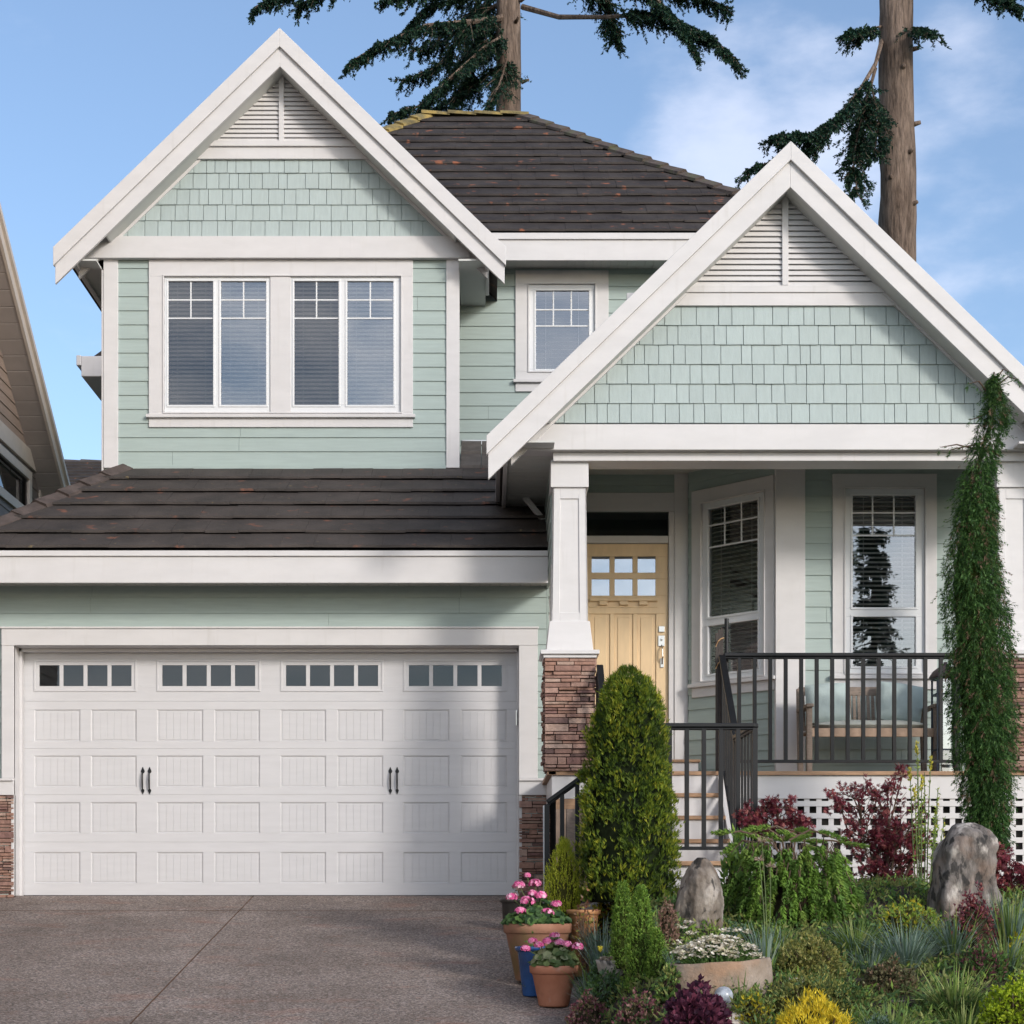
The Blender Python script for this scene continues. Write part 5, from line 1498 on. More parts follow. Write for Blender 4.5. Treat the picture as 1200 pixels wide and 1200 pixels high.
# --- leafy shrub by the landing corner
rn = random.Random(61)
def leafy(name, label, cat, px0, px1, ytop, ybot, Yd, n, cols, L=.05, W=.02, seed=1, core=True, up=.4, group=None, stems=8, ry=None, dome=True, extra=None, hullm=None):
    rn = random.Random(seed); o = thing(name, label, cat, group)
    hw = (px1-px0)/2/k_(Yd); cx = UX((px0+px1)/2, Yd); zt = UZ(ytop,Yd); zb = UZ(ybot,Yd)
    zb = min(zb, ground_z(cx, Yd)+.05)
    ry = ry or hw*.8
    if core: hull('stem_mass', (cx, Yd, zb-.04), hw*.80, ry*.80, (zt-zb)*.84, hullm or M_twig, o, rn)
    ms = MB()
    for i in range(stems):
        a_ = rn.uniform(0,6.28); ms.tube([(cx+hw*.1*math.cos(a_), Yd+ry*.1*math.sin(a_), zb-.03), (cx+hw*.6*math.cos(a_), Yd+ry*.6*math.sin(a_), zb+(zt-zb)*rn.uniform(.5,.8))], [.006,.003], 5)
    ms.build('stem', M_brownst, o)
    lf = MB()
    for i in range(n):
        u = Vector((rn.gauss(0,1), rn.gauss(0,1)-.25, abs(rn.gauss(0,1)))).normalized()
        lmp = .97 + .17*math.sin(6*u.x+seed)*math.cos(5*u.y+6*u.z+seed) + .06*math.sin(17*u.x+11*u.z)
        r = rn.uniform(.82, 1.03)*lmp
        p = Vector((cx+hw*u.x*r, Yd+ry*u.y*r, zb+(zt-zb)*u.z*r))
        d = (u*rn.uniform(.3,1) + V(0,0,up) + rv(rn,.6)).normalized()
        s_ = perp(d, rn)
        m_ = rn.randrange(len(cols))
        k3 = 3 if L < .04 else 2
        for q in range(k3):
            dd = (d + rv(rn,.55)).normalized(); lf.leaf(p, dd, perp(dd,rn), L*rn.uniform(.6,1.15), W, m_)
    if extra: extra(o, rn, cx, Yd, zb, zt, hw, ry)
    lf.build('foliage', cols, o)
    return o
leafy('leafy_shrub', 'upright bright green leafy shrub between the pointed boulder and the weeping spruce', 'shrub', 842, 884, 985, 1085, 12.75, 420, L_green[:2]+L_lime[1:2], .075, .022, 61, True, .7)
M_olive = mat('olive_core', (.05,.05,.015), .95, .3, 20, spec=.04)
L_moss = leafset('olive_leaf', [(.28,.27,.07), (.21,.23,.07), (.36,.33,.12), (.14,.16,.05)])
L_brz = leafset('bronze_leaf', [(.15,.13,.07), (.22,.14,.09), (.10,.10,.05), (.19,.19,.10)])
L_gold = leafset('golden_heather', [(.62,.47,.03), (.72,.56,.04), (.45,.38,.03)])
L_box = leafset('chartreuse_leaf', [(.30,.40,.025), (.40,.48,.03), (.20,.29,.02)])
L_pur = leafset('purple_leaf', [(.10,.028,.055), (.15,.04,.07), (.06,.02,.04)])
L_pink = leafset('dusky_pink_leaf', [(.26,.10,.12), (.18,.06,.08), (.34,.20,.17), (.15,.13,.06)])
L_blue = leafset('blue_grass', [(.19,.27,.22), (.15,.22,.18), (.26,.33,.27), (.12,.19,.11)])
L_grn = leafset('green_grass', [(.16,.24,.06), (.22,.30,.07), (.11,.18,.05), (.32,.36,.13)])
def dom(name, label, x0, x1, yt, yb, n, cols, L, W, seed, up=.4, Yd=None, hullm=None, cat='shrub', ry=None):
    if seed != 133:
        Yd = G((x0+x1)/2, yb).y; Yd += .45*((x1-x0)/2/k_(Yd))
    return leafy(name, label, cat, x0, x1, yt, yb, Yd, n, cols, L, W, seed, True, up, hullm=hullm, ry=ry)
dom('moss_cushion', 'knobbly olive green conifer cushion right of the stone trough', 903, 992, 1097, 1150, 1500, L_moss, .028, .009, 71, Yd=11.2, hullm=M_olive)
dom('moss_cushion', 'darker olive ground-hugging conifer in front of the knobbly olive cushion', 885, 1012, 1140, 1196, 1900, [L_moss[1], L_moss[3], L_green[2], L_moss[0]], .026, .008, 72, Yd=10.7, hullm=M_olive)
dom('bronze_cushion', 'bronze-green succulent cushion above the flat stone slab', 1008, 1074, 1128, 1168, 1100, L_brz, .028, .012, 73, Yd=10.95)
dom('golden_heather', 'bright golden yellow heather at the bottom edge', 900, 1004, 1170, 1240, 2400, L_gold, .045, .006, 74, 1.0, Yd=10.0, hullm=M_olive)
dom('box_shrub', 'round chartreuse box shrub in the bottom right corner', 1143, 1235, 1150, 1225, 2300, L_box, .022, .013, 75, Yd=10.2, hullm=M_olive)
dom('heuchera', 'dark purple ruffled heuchera in front of the stone trough', 778, 852, 1158, 1225, 1300, L_pur, .045, .032, 76, Yd=9.9, ry=.16)
dom('euphorbia', 'yellow-green mound in front of the largest boulder', 1022, 1106, 1055, 1100, 800, L_lime+[L_gold[2]], .03, .010, 77, Yd=12.0, hullm=M_olive)
dom('yellow_shrub', 'low yellow shrub at the right edge behind the chartreuse box', 1180, 1225, 1090, 1125, 420, [L_gold[2], L_box[0]], .03, .012, 78, Yd=11.5, hullm=M_olive)
dom('barberry', 'dusky red barberry at the right foot of the largest boulder', 1112, 1172, 1045, 1118, 800, [L_pink[0], L_pink[1], L_red[0], L_red[3]], .026, .012, 79, .6, Yd=11.75)
dom('heuchera', 'dusky pink heuchera with speckled flower sprays beside the small terracotta pot', 662, 716, 1165, 1212, 620, L_pink, .022, .012, 80, .9, Yd=10.2)
dom('heuchera', 'dusky pink heuchera in front of the tallest green spire', 716, 782, 1165, 1215, 700, L_pink+[L_green[2]], .022, .012, 81, .9, Yd=10.1)
dom('low_creeper', 'low green creeper under the trough end beside the glass ball', 860, 905, 1160, 1205, 420, [L_moss[1], L_green[1], L_gold[2]], .03, .01, 82, Yd=10.0)
dom('blush_shrub', 'dry pinkish flower heads left of the pointed boulder', 768, 796, 1056, 1110, 430, leafset('dry_pink', [(.28,.16,.13), (.22,.13,.09), (.33,.23,.17)]), .025, .008, 83, 1.0, Yd=11.7)
dom('wallflower', 'yellow and rust flowered plant in front of the arborvitae', 692, 724, 1048, 1098, 330, [L_yel[0], L_gold[2], L_lime[1], leafm('rust_petal', (.25,.10,.03))], .03, .016, 84, .6, Yd=12.0)
dom('low_creeper', 'dark low foliage between the weeping spruce and the blue grass', 985, 1030, 1080, 1110, 380, [L_green[2], L_green[0]], .035, .012, 85, Yd=11.9)

# --- green spires (dwarf cypress)
L_spire = leafset('spire_needle', [(.15,.28,.04), (.21,.35,.05), (.28,.40,.07), (.10,.19,.035)])
def spire(label, pxc, w_, yt, yb, Yd, n, seed):
    rn = random.Random(seed); o = thing('dwarf_cypress', label, 'shrub', 'dwarf cypress spires in front of the arborvitae')
    cx = UX(pxc,Yd); hw = w_/2/k_(Yd); zt = UZ(yt,Yd); zb = UZ(yb,Yd)
    pr_ = lambda t: hw*(1-t**2.2)**.6*(.8+.2*min(1, t*6))
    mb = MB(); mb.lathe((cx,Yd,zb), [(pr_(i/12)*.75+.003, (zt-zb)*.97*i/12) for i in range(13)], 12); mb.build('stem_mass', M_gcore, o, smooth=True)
    lf = MB()
    for i in range(n):
        t = rn.random(); a_ = rn.uniform(0,6.28); u = Vector((math.cos(a_), math.sin(a_), 0))
        p = Vector((cx,Yd,zb+(zt-zb)*t)) + u*pr_(t)*rn.uniform(.7,1.02)*(1+.08*math.sin(5*a_+14*t))
        d = (u*.45 + V(0,0,1) + rv(rn,.3)).normalized()
        brush(lf, p, p+d*.035, .004, 9, rn, 4, .018, .0060, .5)
    lf.build('foliage', L_spire, o)
spire('leftmost and shortest of the green spires', 730, 27, 1037, 1135, 11.25, 900, 91)
spire('tallest green spire, in the middle of three', 751, 37, 1042, 1180, 10.9, 1500, 92)
spire('lower bright spire leaning on the right flank of the tallest spire', 770, 28, 1092, 1200, 10.75, 900, 93)

# --- grasses (each tuft a plant)
rn = random.Random(95)
def grass(name, label, pxc, yb, n, L, W, spread, cols, seed, droop=.35, rad=.05, lean=None, Yd=None, group=None):
    rn = random.Random(seed)
    p = G(pxc, yb)
    mb = MB(); tuft(mb, p, n, L, W, spread, rn, len(cols), droop, rad, lean)
    tag(mb.build(name, cols), label, 'grass', group)
grass('blue_grass', 'spiky blue-grey grass clump to the left of the first green spire', 705, 1150, 120, .30, .010, .6, L_blue, 101, .5, Yd=11.45)
grass('blue_grass', 'blue-grey grass rising between the terracotta pots and the spires', 690, 1180, 90, .26, .010, .6, L_blue+L_grn[:1], 102, .5, Yd=11.0)
grass('blue_grass', 'thin blue-grey blades standing at the left end of the trough', 795, 1150, 50, .26, .010, .5, L_blue, 103, .4, Yd=10.7)
grass('blue_grass', 'large blue-grey fescue clump below the yellow-green mound', 1062, 1135, 420, .36, .009, 1.0, L_blue, 104, .5, .12, Yd=11.35)
grass('green_grass', 'fresh green grass right below the weeping spruce', 1003, 1120, 220, .28, .010, .9, L_blue[:1]+L_grn, 105, .5, .08, Yd=11.5)
grass('blue_grass', 'blue-green grass leaning over the foot of the largest boulder', 1118, 1120, 240, .34, .010, .9, L_blue+L_grn[:2], 106, .5, .10, Yd=11.4)
grass('green_grass', 'tall upright grass at the right edge beside the largest boulder', 1183, 1110, 240, .38, .010, .45, L_grn+L_blue[:2], 107, .35, .12, Yd=11.9)
grass('green_grass', 'arching strappy green clump left of the chartreuse box', 1118, 1195, 300, .36, .012, 1.1, L_grn, 108, .6, .08, Yd=10.5)
grass('green_grass', 'arching grass behind the chartreuse box at the right edge', 1180, 1140, 160, .34, .010, .9, L_grn+L_blue[:1], 109, .5, .1, Yd=11.0)
grass('green_grass', 'few grass blades beside the glass ball', 868, 1180, 30, .22, .010, .7, L_grn[1:], 110, .6, .03, Yd=9.98)
grass('green_grass', 'grass along the bottom edge beneath the flat stone slab', 1045, 1215, 170, .22, .010, .9, L_grn, 111, .5, .2, Yd=9.95)
grass('blue_grass', 'upright grey-green iris leaves beside the knobbly olive cushion', 897, 1140, 60, .34, .016, .4, L_blue[:3]+L_grn[:1], 112, .3, .05, Yd=11.3)
grass('daffodil_leaves', 'drooping daffodil leaves with one yellow bud beside the small terracotta pot', 694, 1175, 60, .36, .012, .7, L_blue[3:]+L_grn[:1]+L_grn[2:3], 113, .8, .03, Yd=11.0)
grass('green_grass', 'short grass at the foot of the pointed boulder', 775, 1100, 70, .2, .008, .6, L_grn+L_blue[:1], 114, .4, .08, Yd=11.9)
mb = MB(); p = Vector((UX(703,11.0), 10.95, UZ(1113,11.0)))
for i in range(30): d = (rv(rn)*.4+V(0,0,1)).normalized(); mb.leaf(p-V(0,0,.015), d, perp(d,rn), .045, .016, 0)
tag(mb.build('daffodil_bud', L_yel), 'single yellow daffodil bud above its drooping leaves', 'flower')

dom('creeping_juniper', 'dark green creeping juniper between the bronze cushion and the chartreuse box', 1075, 1150, 1160, 1200, 900, [L_green[2], L_moss[3], L_green[0]], .035, .008, 201, Yd=10.35)
dom('thyme_mat', 'fine green mat under the knobbly olive cushion, right of the trough', 960, 1020, 1150, 1190, 700, [L_green[0], L_moss[3], L_green[2]], .025, .009, 202, Yd=10.6)
dom('thyme_mat', 'fine grey-green mat on the soil left of the weeping spruce foot', 840, 890, 1085, 1110, 500, [L_blue[1], L_green[2], L_green[0]], .025, .009, 203, Yd=11.7)
dom('speedwell', 'low leafy mound in front of the ochre pot', 690, 735, 1120, 1160, 600, [L_green[0], L_green[2], L_blue[3]], .035, .012, 204, Yd=11.6)
dom('speedwell', 'low leafy mound between the tallest spire and the trough', 770, 800, 1130, 1175, 450, [L_green[1], L_green[2], L_moss[1]], .03, .012, 205, Yd=10.6)
dom('dwarf_conifer', 'small blue-green prostrate conifer at the bottom edge right of the heather', 1000, 1060, 1192, 1225, 700, [L_blue[3], L_blue[1], L_green[2]], .03, .007, 206, Yd=9.85)
dom('creeping_juniper', 'dark green mound between the fescue and the tall upright grass', 1120, 1180, 1110, 1150, 700, [L_green[2], L_green[0], L_pink[1]], .035, .010, 207, Yd=11.2)
grass('green_grass', 'loose green grass at the bottom edge beside the chartreuse box', 1130, 1215, 120, .24, .010, .9, L_grn, 208, .5, .1, Yd=9.95)
grass('blue_grass', 'grey-green grass behind the bronze cushion', 1020, 1140, 140, .24, .009, .9, L_blue+L_grn[:1], 209, .5, .1, Yd=11.15)
grass('green_grass', 'wispy grass in front of the weeping spruce, left of its centre', 915, 1110, 90, .2, .009, .8, L_grn+L_blue[:1], 210, .5, .1, Yd=11.7)
grass('blue_grass', 'spiky blue-grey grass in front of the ochre pot', 705, 1130, 150, .32, .010, .7, L_blue, 211, .5, .1, Yd=11.75)
grass('blue_grass', 'blue-grey grass at the right flank of the small terracotta pot, lowest of its kind', 700, 1192, 130, .26, .010, .7, L_blue+L_grn[:1], 212, .5, .08)
dom('speedwell', 'dark leafy mound between the small terracotta pot and the dusky pink heucheras', 682, 740, 1140, 1185, 800, [L_green[0], L_green[2], L_blue[3]], .032, .012, 213)
# --- seed heads on long stems
sh_ = thing('allium', 'long-stemmed faded allium seed heads in front of the weeping spruce', 'flower')
ms, mf = MB(), MB()
for px_, py_, xb in ((893,978,899),(903,1008,901),(890,1000,897)):
    Yd = 11.6; t_ = Vector((UX(px_,Yd), Yd, UZ(py_+8,Yd))); b_ = onG(xb, Yd)
    ms.tube([b_, b_.lerp(t_,.5)+V(.005,0,0), t_], [.0045,.004,.003], 5)
    for i in range(40):
        d = rv(rn); d.z = abs(d.z)*.8 - .1; d.normalize(); mf.leaf(t_, d, perp(d,rn), .045, .006, rn.randrange(2))
ms.build('stem', M_stem, sh_); mf.build('seed_head', leafset('dry_umbel', [(.34,.24,.19), (.42,.33,.24)]), sh_)

# --- ground cover
rn = random.Random(120)
mb = MB()
for i in range(9000):
    Y = rn.uniform(9.4, 14.8); X = rn.uniform(edge(Y)+.12, 4.6); p = Vector((X, Y, ground_z(X,Y)+.012))
    if Y > 13.3 and X < 2.2: continue
    m_ = rn.choice((0,1,2,3,4,0,2))
    for q in range(5):
        d = (rv(rn)+V(0,0,.6)).normalized(); mb.leaf(p+rv(rn,.03)+V(0,0,.02*(q%3)), d, perp(d,rn), rn.uniform(.025,.07), .016, m_)
tag(mb.build('ground_cover', [L_green[0], L_green[2], L_moss[1], L_moss[3], L_lime[1]]), 'low mixed ground cover filling the soil between the garden plants', 'ground cover', kind='stuff')

# --- glass ball
mb = MB()
cb = onG(848, 9.95); r = .056
for i in range(13):
    ph = -math.pi/2 + math.pi*i/12
    for k in range(24): a_ = 2*math.pi*k/24; mb.v.append((cb.x+r*math.cos(ph)*math.cos(a_), cb.y+r*math.cos(ph)*math.sin(a_), UZ(1167,9.95)+r*math.sin(ph)))
for i in range(12):
    for k in range(24): mb.f.append([i*24+k, i*24+(k+1)%24, (i+1)*24+(k+1)%24, (i+1)*24+k]); mb.m.append(0)
M_ball = mat('pearly_glass', (.36,.39,.43), .25, .3, 30, spec=.6)
tag(mb.build('glass_ball', M_ball, smooth=True), 'pale glass garden ball lying below the right end of the trough', 'ornament')
mb = MB(); cb = onG(848, 9.95); mb.lathe((cb.x, cb.y, UZ(1167,9.95)-.30), [(.03,0),(.03,.2),(.045,.235),(.05,.255)], 14); tag(mb.build('ball_stake', M_rockC), 'short stone stake under the glass ball', 'stake')

# --- small bowl with pale stonecrop
bw2 = thing('flower_bowl', 'small round stone bowl between the daffodil leaves and the first spire', 'planter')
Yb_ = 11.35; cb = Vector((UX(719,Yb_), Yb_, UZ(1146,Yb_)))
mb = MB(); mb.lathe(cb, [(.05,-.35),(.05,-.05),(.09,0),(.115,.10),(.12,.12),(.105,.12),(.10,.10),(.0,.10)], 28); mb.build('bowl', M_rockC, bw2, smooth=True)
sb = thing('stonecrop', 'pale pinkish stonecrop covering the small stone bowl', 'flowers'); mf = MB()
for i in range(90):
    a_ = rn.uniform(0,6.28); q = math.sqrt(rn.random())*.11; flowerhead(mf, (cb.x+q*math.cos(a_), cb.y+q*math.sin(a_), cb.z+.115+.02*rn.random()), .01, 4, rn, 3, .009)
mf.build('flowers', leafset('pale_pink_sedum', [(.45,.34,.28), (.52,.42,.35), (.30,.28,.18)]), sb)

# ------------------------------------------------------------ pots at the drive edge
M_terra = mat('terracotta', (.36,.135,.075), .8, 0, 5, .15, 60, .3, col2=(.50,.22,.135), lo=.3, hi=.7); overlay(M_terra, (.55,.42,.36), 9, .60, .75, .45, 6); overlay(M_terra, (.20,.10,.06), 5, .6, .75, .5, 5, w=3)
M_terra2 = mat('weathered_terracotta', (.26,.12,.075), .85, 0, 5, .2, 60, .3, col2=(.38,.20,.13), lo=.3, hi=.7); overlay(M_terra2, (.20,.15,.06), 4, .5, .65, .7, 6)
M_blueg = mat('blue_glaze', (.025,.085,.25), .18, .3, 4, spec=.7)
M_ochre = mat('ochre_pot', (.40,.20,.09), .6, .3, 6, .1, 50)
M_darkp = mat('dark_glazed_pot', (.045,.04,.035), .35, .3, 6)
def pot(name, label, pxc, Yd, ytop, ybot, rtop, rbot, M_, rim=.035, lip=.018, z0=None):
    o = thing(name, label, 'pot'); x = UX(pxc,Yd); zt = UZ(ytop,Yd); zb = ground_z(x,Yd)-.004 if ybot is None else UZ(ybot,Yd)
    zb = max(zb, zdrive(Yd) - .004) if ybot else zb
    h = zt - zb
    mb = MB(); mb.lathe((x,Yd,zb), [(rbot*.93,0),(rbot,.012),(rtop-lip,h-rim-.012),(rtop-lip*.6,h-rim-.004)], 36)
    mb.lathe((x,Yd,zb), [(rtop-lip*.8,h-rim-.004),(rtop,h-rim+.004),(rtop+.004,h-.008),(rtop,h),(rtop-.018,h),(rtop-.022,h-.03),(.001,h-.035)], 36)
    ob = mb.build('pot_body', M_, o, smooth=True)
    mb = MB(); mb.lathe((x,Yd,zb), [(rtop-.021,h-.034),(rtop*.6,h-.02),(.001,h-.012)], 20); mb.build('potting_soil', M_soil, o)
    return o, Vector((x,Yd,zt))
_, pA = pot('flower_pot', 'small clean terracotta pot at the drive edge, nearest the camera', 649, 11.80, 1131, 1179, .165, .105, M_terra, rim=.055)
_, pB = pot('flower_pot', 'large weathered terracotta pot behind the small one', 630, 12.62, 1082, 1149, .25, .165, M_terra2, rim=.07)
_, pC = pot('flower_pot', 'cobalt blue glazed pot squeezed between the two terracotta pots', 626, 12.15, 1109, 1167, .135, .085, M_blueg, rim=.03)
_, pD = pot('flower_pot', 'ochre glazed pot half hidden behind the gold cypress', 684, 12.75, 1066, None, .125, .10, M_ochre)
_, pE = pot('flower_pot', 'dark glazed pot nearest the garage door', 603, 15.0, 1053, None, .13, .10, M_darkp)
_, pF = pot('flower_pot', 'red clay pot holding the gold cypress', 661, 12.98, 1086, None, .11, .085, M_terra)
L_pinkf = leafset('pink_petal', [(.72,.16,.36), (.82,.30,.50), (.60,.08,.26), (.85,.50,.62)], trans=.2)
def geranium(label, pc, r, heads, n, seed, cols=None):
    rn = random.Random(seed); o = thing('geranium', label, 'flowers'); lf, ms, mf = MB(), MB(), MB()
    for i in range(n):
        a_ = rn.uniform(0,6.28); q = math.sqrt(rn.random())*r*1.1; z = rn.uniform(.0,.20)*(1.2-q/r)
        p = pc + Vector((q*math.cos(a_), q*math.sin(a_), z)); u = (V(math.cos(a_)*.5, math.sin(a_)*.5-.3, .8)+rv(rn,.5)).normalized(); a0 = perp(u,rn); b0 = u.cross(a0); m_ = rn.randrange(3)
        R_ = rn.uniform(.018,.030); vs = [p] + [p + (a0*math.cos(t)+b0*math.sin(t))*R_*(1+.18*(k%2)) + u*.006 for k, t in enumerate([2*math.pi*j/10 for j in range(10)])]
        lf.add(vs, [(0,j+1,(j+1)%10+1) for j in range(10)], m_)
    for (px_, py_, dY, rr) in heads:
        rr *= 1.2
        Yd = pc.y + dY; t_ = Vector((UX(px_,Yd), Yd, UZ(py_,Yd))); ms.tube([pc+V(0,0,-.01), pc.lerp(t_,.5)+rv(rn,.01), t_], [.004,.004,.003], 5)
        for i in range(46):
            u = rv(rn); u.z = abs(u.z)*.9-.15; u.normalize()
            q = t_ + Vector((u.x, u.y, u.z*.75))*rr*rn.uniform(.7,1); a0 = perp(u,rn); b0 = u.cross(a0); m_ = rn.choice((0,0,1,2,3,1))
            for k in range(5):
                t = 2*math.pi*k/5; d = a0*math.cos(t)+b0*math.sin(t); mf.leaf(q, (d+u*.2).normalized(), u.cross(d), .016, .014, m_)
    ms.build('stem', M_stem, o); lf.build('leaves', cols or L_green, o); mf.build('flowers', L_pinkf, o)
geranium('pink geranium in the small clean terracotta pot', pA, .15, [(624,1103,-.02,.026),(632,1108,-.08,.026),(642,1104,-.04,.032),(655,1105,-.03,.030),(677,1110,-.05,.034),(616,1112,-.1,.028),(650,1097,.0,.028),(664,1107,.02,.028)], 260, 131, leafset('variegated_leaf', [(.13,.17,.06), (.22,.24,.13), (.08,.12,.04)]))
geranium('taller pink geranium in the large weathered terracotta pot', pB, .23, [(608,1038,-.05,.040),(627,1036,.0,.040),(618,1057,-.1,.050),(641,1070,-.12,.042),(624,1048,0,.035),(618,1026,.1,.018),(600,1052,-.05,.038),(634,1050,-.1,.040),(610,1068,-.15,.036),(652,1060,-.05,.034)], 420, 132, [leafm('dark_green_leaf', (.03,.07,.025)), L_green[2], L_green[0]])
dom('bronze_plant', 'bronze foliage with a yellow tip in the dark glazed pot', 594, 614, 1040, 1062, 160, [L_brz[1], L_brz[0], L_pink[2]], .03, .012, 133, Yd=15.0)
leafy('trailing_plant', 'small green plant in the blue glazed pot', 'plant', 612, 640, 1098, 1112, 12.15, 120, L_green, .03, .012, 134, False)
leafy('autumn_sedum', 'rusty orange foliage in the ochre pot', 'plant', 670, 700, 1045, 1066, 12.55, 200, [L_brz[1], leafm('rust_leaf', (.22,.09,.05)), L_moss[0]], .03, .012, 135, False)
# gold cypress
rn = random.Random(140); gc = thing('gold_cypress', 'feathery lime gold cypress standing behind the pink geraniums', 'shrub')
L_gc = leafset('gold_cypress', [(.34,.40,.03), (.45,.50,.04), (.25,.32,.03), (.55,.55,.07)])
Yc_ = 12.98; cx = UX(661,Yc_); zt, zb = UZ(984,Yc_), UZ(1088,Yc_)
pr_ = lambda t: .165*(.45+1.2*t if t < .45 else max(.03, (1-((t-.45)/.56)**1.7))*.99)
mb = MB(); mb.tube([(cx,Yc_,zb-.1),(cx,Yc_,zt-.05)],[.012,.004],6); mb.build('trunk', M_brownst, gc)
mb = MB(); mb.lathe((cx,Yc_,zb), [(pr_(i/12)*.6+.003,(zt-zb)*.9*i/12) for i in range(13)], 12); mb.build('stem_mass', M_olive, gc, smooth=True)
lf = MB()
for i in range(1500):
    t = rn.random(); a_ = rn.uniform(0,6.28); u = Vector((math.cos(a_), math.sin(a_), 0)); p = Vector((cx,Yc_,zb+(zt-zb)*t*.95)) + u*pr_(t)*rn.uniform(.5,.95)
    d = (u*.3 + V(0,0,1) + rv(rn,.25)).normalized(); brush(lf, p, p+d*.06, .003, 9, rn, 4, .024, .004, .72)
lf.build('foliage', L_gc, gc)

# ------------------------------------------------------------ porch furniture
bench = thing('porch_bench', 'weathered wooden slatted bench on the porch under the right window', 'bench')
YBn = 16.2
bx = lambda p: UX(p, YBn); bz = lambda p: UZ(p, YBn)
x0, x1 = bx(940), bx(1093)
zs_ = bz(858)
for xx in (x0, x1-.05):
    mb = MB(); mb.box(xx, xx+.05, YBn-.25, YBn-.20, DZ, bz(832)); mb.build('leg', M_greywood, bench, bevel=.004)
    mb = MB(); mb.bar((xx+.025, YBn+.22, DZ), (xx+.025, YBn+.30, bz(803)), .05, .05); mb.build('leg', M_greywood, bench, bevel=.004)
    mb = MB(); mb.box(xx-.01, xx+.06, YBn-.28, YBn+.26, bz(832), bz(828)); mb.build('armrest', M_greywood, bench, bevel=.006)
mb = MB(); mb.box(x0+.05, x1-.05, YBn-.24, YBn-.21, bz(866), bz(856)); mb.build('seat_rail', M_seatwood, bench, bevel=.004)
mb = MB()
for k in range(6): mb.box(x0+.02, x1-.02, YBn-.22+.075*k, YBn-.16+.075*k, zs_-.02, zs_)
mb.build('seat', M_greywood, bench, bevel=.003)
mb = MB()
mb.bar((x0+.02, YBn+.295, bz(806)), (x1-.02, YBn+.295, bz(806)), .04, .08)
mb.bar((x0+.02, YBn+.24, zs_+.06), (x1-.02, YBn+.24, zs_+.06), .035, .05)
n = 26
for k in range(n):
    xx = x0+.06+(x1-x0-.12)*k/(n-1); mb.bar((xx, YBn+.24, zs_+.06), (xx, YBn+.29, bz(808)), .028, .014)
mb.build('backrest', M_greywood, bench)
M_cush = mat('aqua_cushion', (.40,.48,.47), .9, .08, 4, .25, 80); M_seatc = mat('seat_pad_fabric', (.43,.45,.41), .9, .1, 5, .3, 60)
def cushion(label, cx, cy, cz, w_, d_, h_, M_, tilt, group, seed):
    rn = random.Random(seed); n = 14; vs = []; fs = []
    for sgn in (1, -1):
        for j in range(n+1):
            for i in range(n+1):
                u, v_ = 2*i/n-1, 2*j/n-1
                puff = max(0, (1-abs(u)**3.2))*max(0, (1-abs(v_)**3.2))
                puff = puff**.5
                pin = 1-.05*(abs(u)*abs(v_))
                wr = .006*math.sin(9*u+seed)*math.cos(7*v_)
                vs.append((u*w_/2*pin, sgn*(d_/2*puff+wr*puff), v_*h_/2*pin))
    m = n+1
    for s_ in range(2):
        o_ = s_*m*m
        for j in range(n):
            for i in range(n):
                f = (o_+j*m+i, o_+j*m+i+1, o_+(j+1)*m+i+1, o_+(j+1)*m+i); fs.append(f if s_ else f[::-1])
    Mx = Matrix.Translation((cx,cy,cz)) @ Matrix.Rotation(tilt[0],4,'X') @ Matrix.Rotation(tilt[1],4,'Y')
    mb = MB(); mb.add([Mx @ Vector(p) for p in vs], fs)
    o = mb.build('cushion', M_, smooth=True); return tag(o, label, 'cushion', group)
ch = zs_ + .05
cushion('long pale seat pad lying on the porch bench', (x0+x1)/2, YBn+.0, zs_+.05, x1-x0-.14, .11, .46, M_seatc, (R(90),0), None, 1)
cushion('aqua back cushion at the left end of the bench', bx(973), YBn+.12, bz(822), .42, .15, .40, M_cush, (R(-14),R(-4)), None, 2)
cushion('aqua back cushion leaning at the right end of the bench', bx(1058), YBn+.12, bz(822), .44, .15, .40, M_cush, (R(-14),R(9)), None, 3)
# tall lantern
ln = thing('lantern', 'tall dark metal lantern with glass sides at the right end of the porch railing', 'lantern')
YL = 15.95; lx, lw = UX(1108,YL), .10; zt = UZ(795,YL)
mb = MB()
for sx in (-1,1):
    for sy_ in (-1,1): mb.box(lx+sx*lw-.008, lx+sx*lw+.008, YL+sy_*lw-.008, YL+sy_*lw+.008, DZ, zt)
for z in (DZ+.01, DZ+.22, zt-.16, zt-.015):
    mb.box(lx-lw, lx+lw, YL-lw-.008, YL-lw+.008, z, z+.015); mb.box(lx-lw, lx+lw, YL+lw-.008, YL+lw+.008, z, z+.015); mb.box(lx-lw-.008, lx-lw+.008, YL-lw, YL+lw, z, z+.015); mb.box(lx+lw-.008, lx+lw+.008, YL-lw, YL+lw, z, z+.015)
mb.build('frame', mat('lantern_metal', (.05,.07,.10), .5, .2), ln)
mb = MB(); mb.lathe((lx,YL,zt), [(.15,0),(.15,.015),(.12,.06),(.07,.10),(.02,.125),(.018,.15),(.001,.155)], 20); mb.build('lid', mat('lantern_lid', (.09,.07,.07), .5, .2), ln, smooth=True)
for sy_ in (-1,):
    mb = MB(); mb.add([(lx-lw,YL+sy_*lw,DZ),(lx+lw,YL+sy_*lw,DZ),(lx+lw,YL+sy_*lw,zt),(lx-lw,YL+sy_*lw,zt)],[(0,1,2,3)]); mb.build('pane', M_glass, ln)
mb = MB(); mb.lathe((lx,YL,DZ+.02), [(.04,0),(.04,.2),(.035,.205),(.001,.205)], 18); tag(mb.build('candle', mat('candle_wax', (.6,.57,.5), .5)), 'pale candle inside the tall lantern on the porch', 'candle')
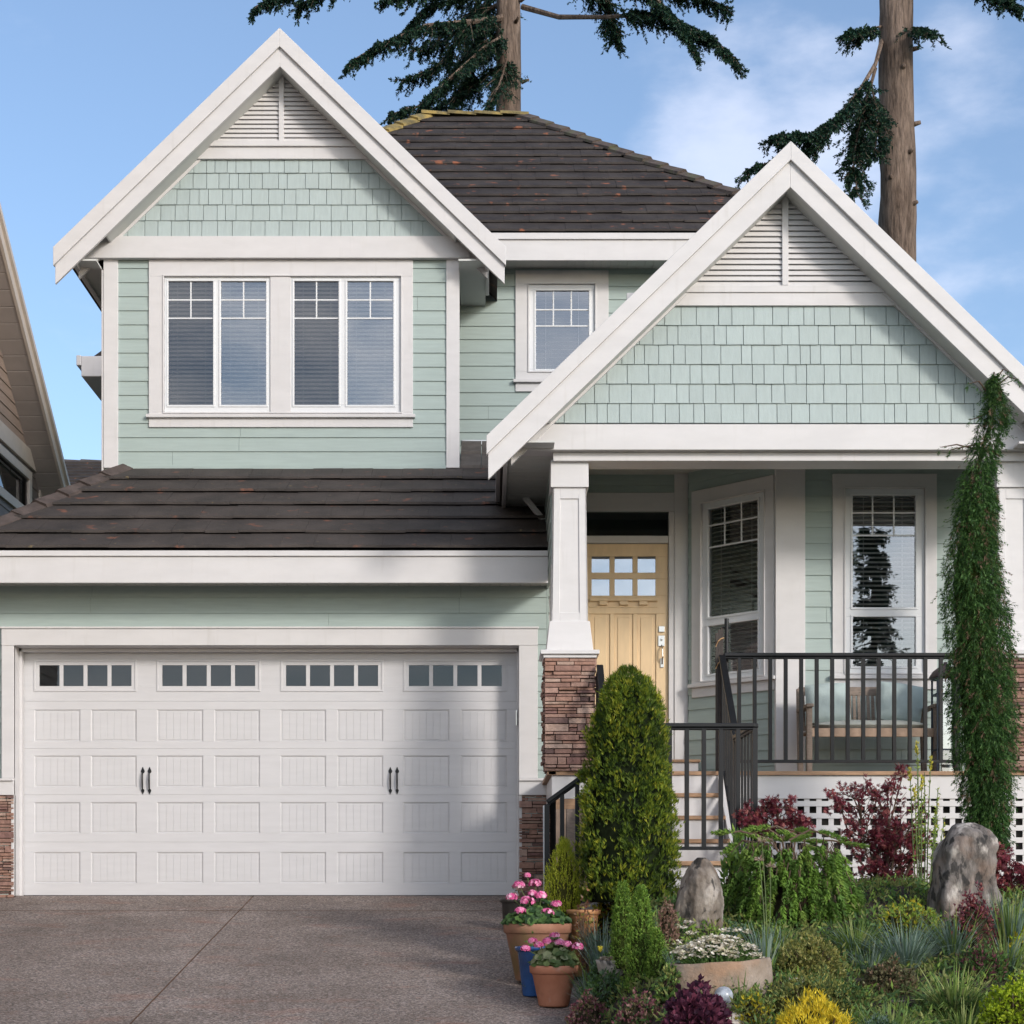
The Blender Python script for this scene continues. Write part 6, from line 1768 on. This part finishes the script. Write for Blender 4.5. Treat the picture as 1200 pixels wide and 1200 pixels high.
# narrow folded trellis and post by the stair head
M_tan = mat('tan_cane', (.42,.26,.13), .6, .1); M_dkw = mat('dark_slat_panel', (.055,.045,.04), .7, .2, 12, .3, 30, stretch=(8,8,1))
sc_ = thing('folded_screen', 'narrow dark slatted screen with two tan cane arches at the head of the steps', 'screen')
YS = 15.62; sx0, sx1 = UX(838.5,YS), UX(848,YS); zt = UZ(742,YS)
mb = MB()
for k in range(3):
    w_ = (sx1-sx0)/3; mb.box(sx0+k*w_+.001, sx0+(k+1)*w_-.001, YS-.01+.006*k, YS+.02+.006*k, DZ, zt+.03*k)
mb.build('panel', M_dkw, sc_)
for yy in (749, 775):
    mb = MB(); mb.tube([(sx0, YS-.02, UZ(yy+9,YS)), (sx0+.02, YS-.03, UZ(yy+3,YS)), (sx0+.045, YS-.03, UZ(yy,YS)), (sx1, YS-.02, UZ(yy-1,YS))], .006, 6); mb.build('cane_arch', M_tan, sc_)
mb = MB(); mb.tube([(sx1-.004, YS-.03, DZ), (sx1-.004, YS-.03, UZ(778,YS))], .005, 6); mb.build('cane_edge', M_tan, sc_)
pp = thing('garden_pole', 'slim black pole with a short crossbar at the left end of the porch railing', 'pole')
mb = MB(); x = UX(851.5, 15.62); mb.tube([(x,15.62,DZ),(x,15.62,UZ(733,15.62))], .019, 10); mb.tube([(x,15.62,UZ(733,15.62)),(x,15.62,UZ(725,15.62))], .021, 10); mb.build('pole_shaft', M_black, pp)
mb = MB(); mb.tube([(x-.035,15.62,UZ(735,15.62)),(x+.04,15.62,UZ(735.5,15.62))], .009, 8); mb.build('crossbar', M_black, pp)

# fallen bits on the driveway
rn = random.Random(300); mb = MB()
for i in range(420):
    Y = rn.uniform(10.8, 17.0); X = rn.uniform(-5.5, .5) if rn.random() < .5 else rn.gauss(.3, .35)
    if X > edge(Y): continue
    p = Vector((X, Y, zdrive(Y)+.004)); d = Vector((rn.uniform(-1,1), rn.uniform(-1,1), .05)).normalized(); mb.leaf(p, d, d.cross(V(0,0,1)), rn.uniform(.010,.03), .008, rn.randrange(2))
tag(mb.build('leaf_litter', [leafm('dry_needle', (.22,.11,.05)), leafm('dry_leaf', (.30,.20,.10))]), 'scattered dry needles and leaf bits on the driveway', 'leaf litter', kind='stuff')
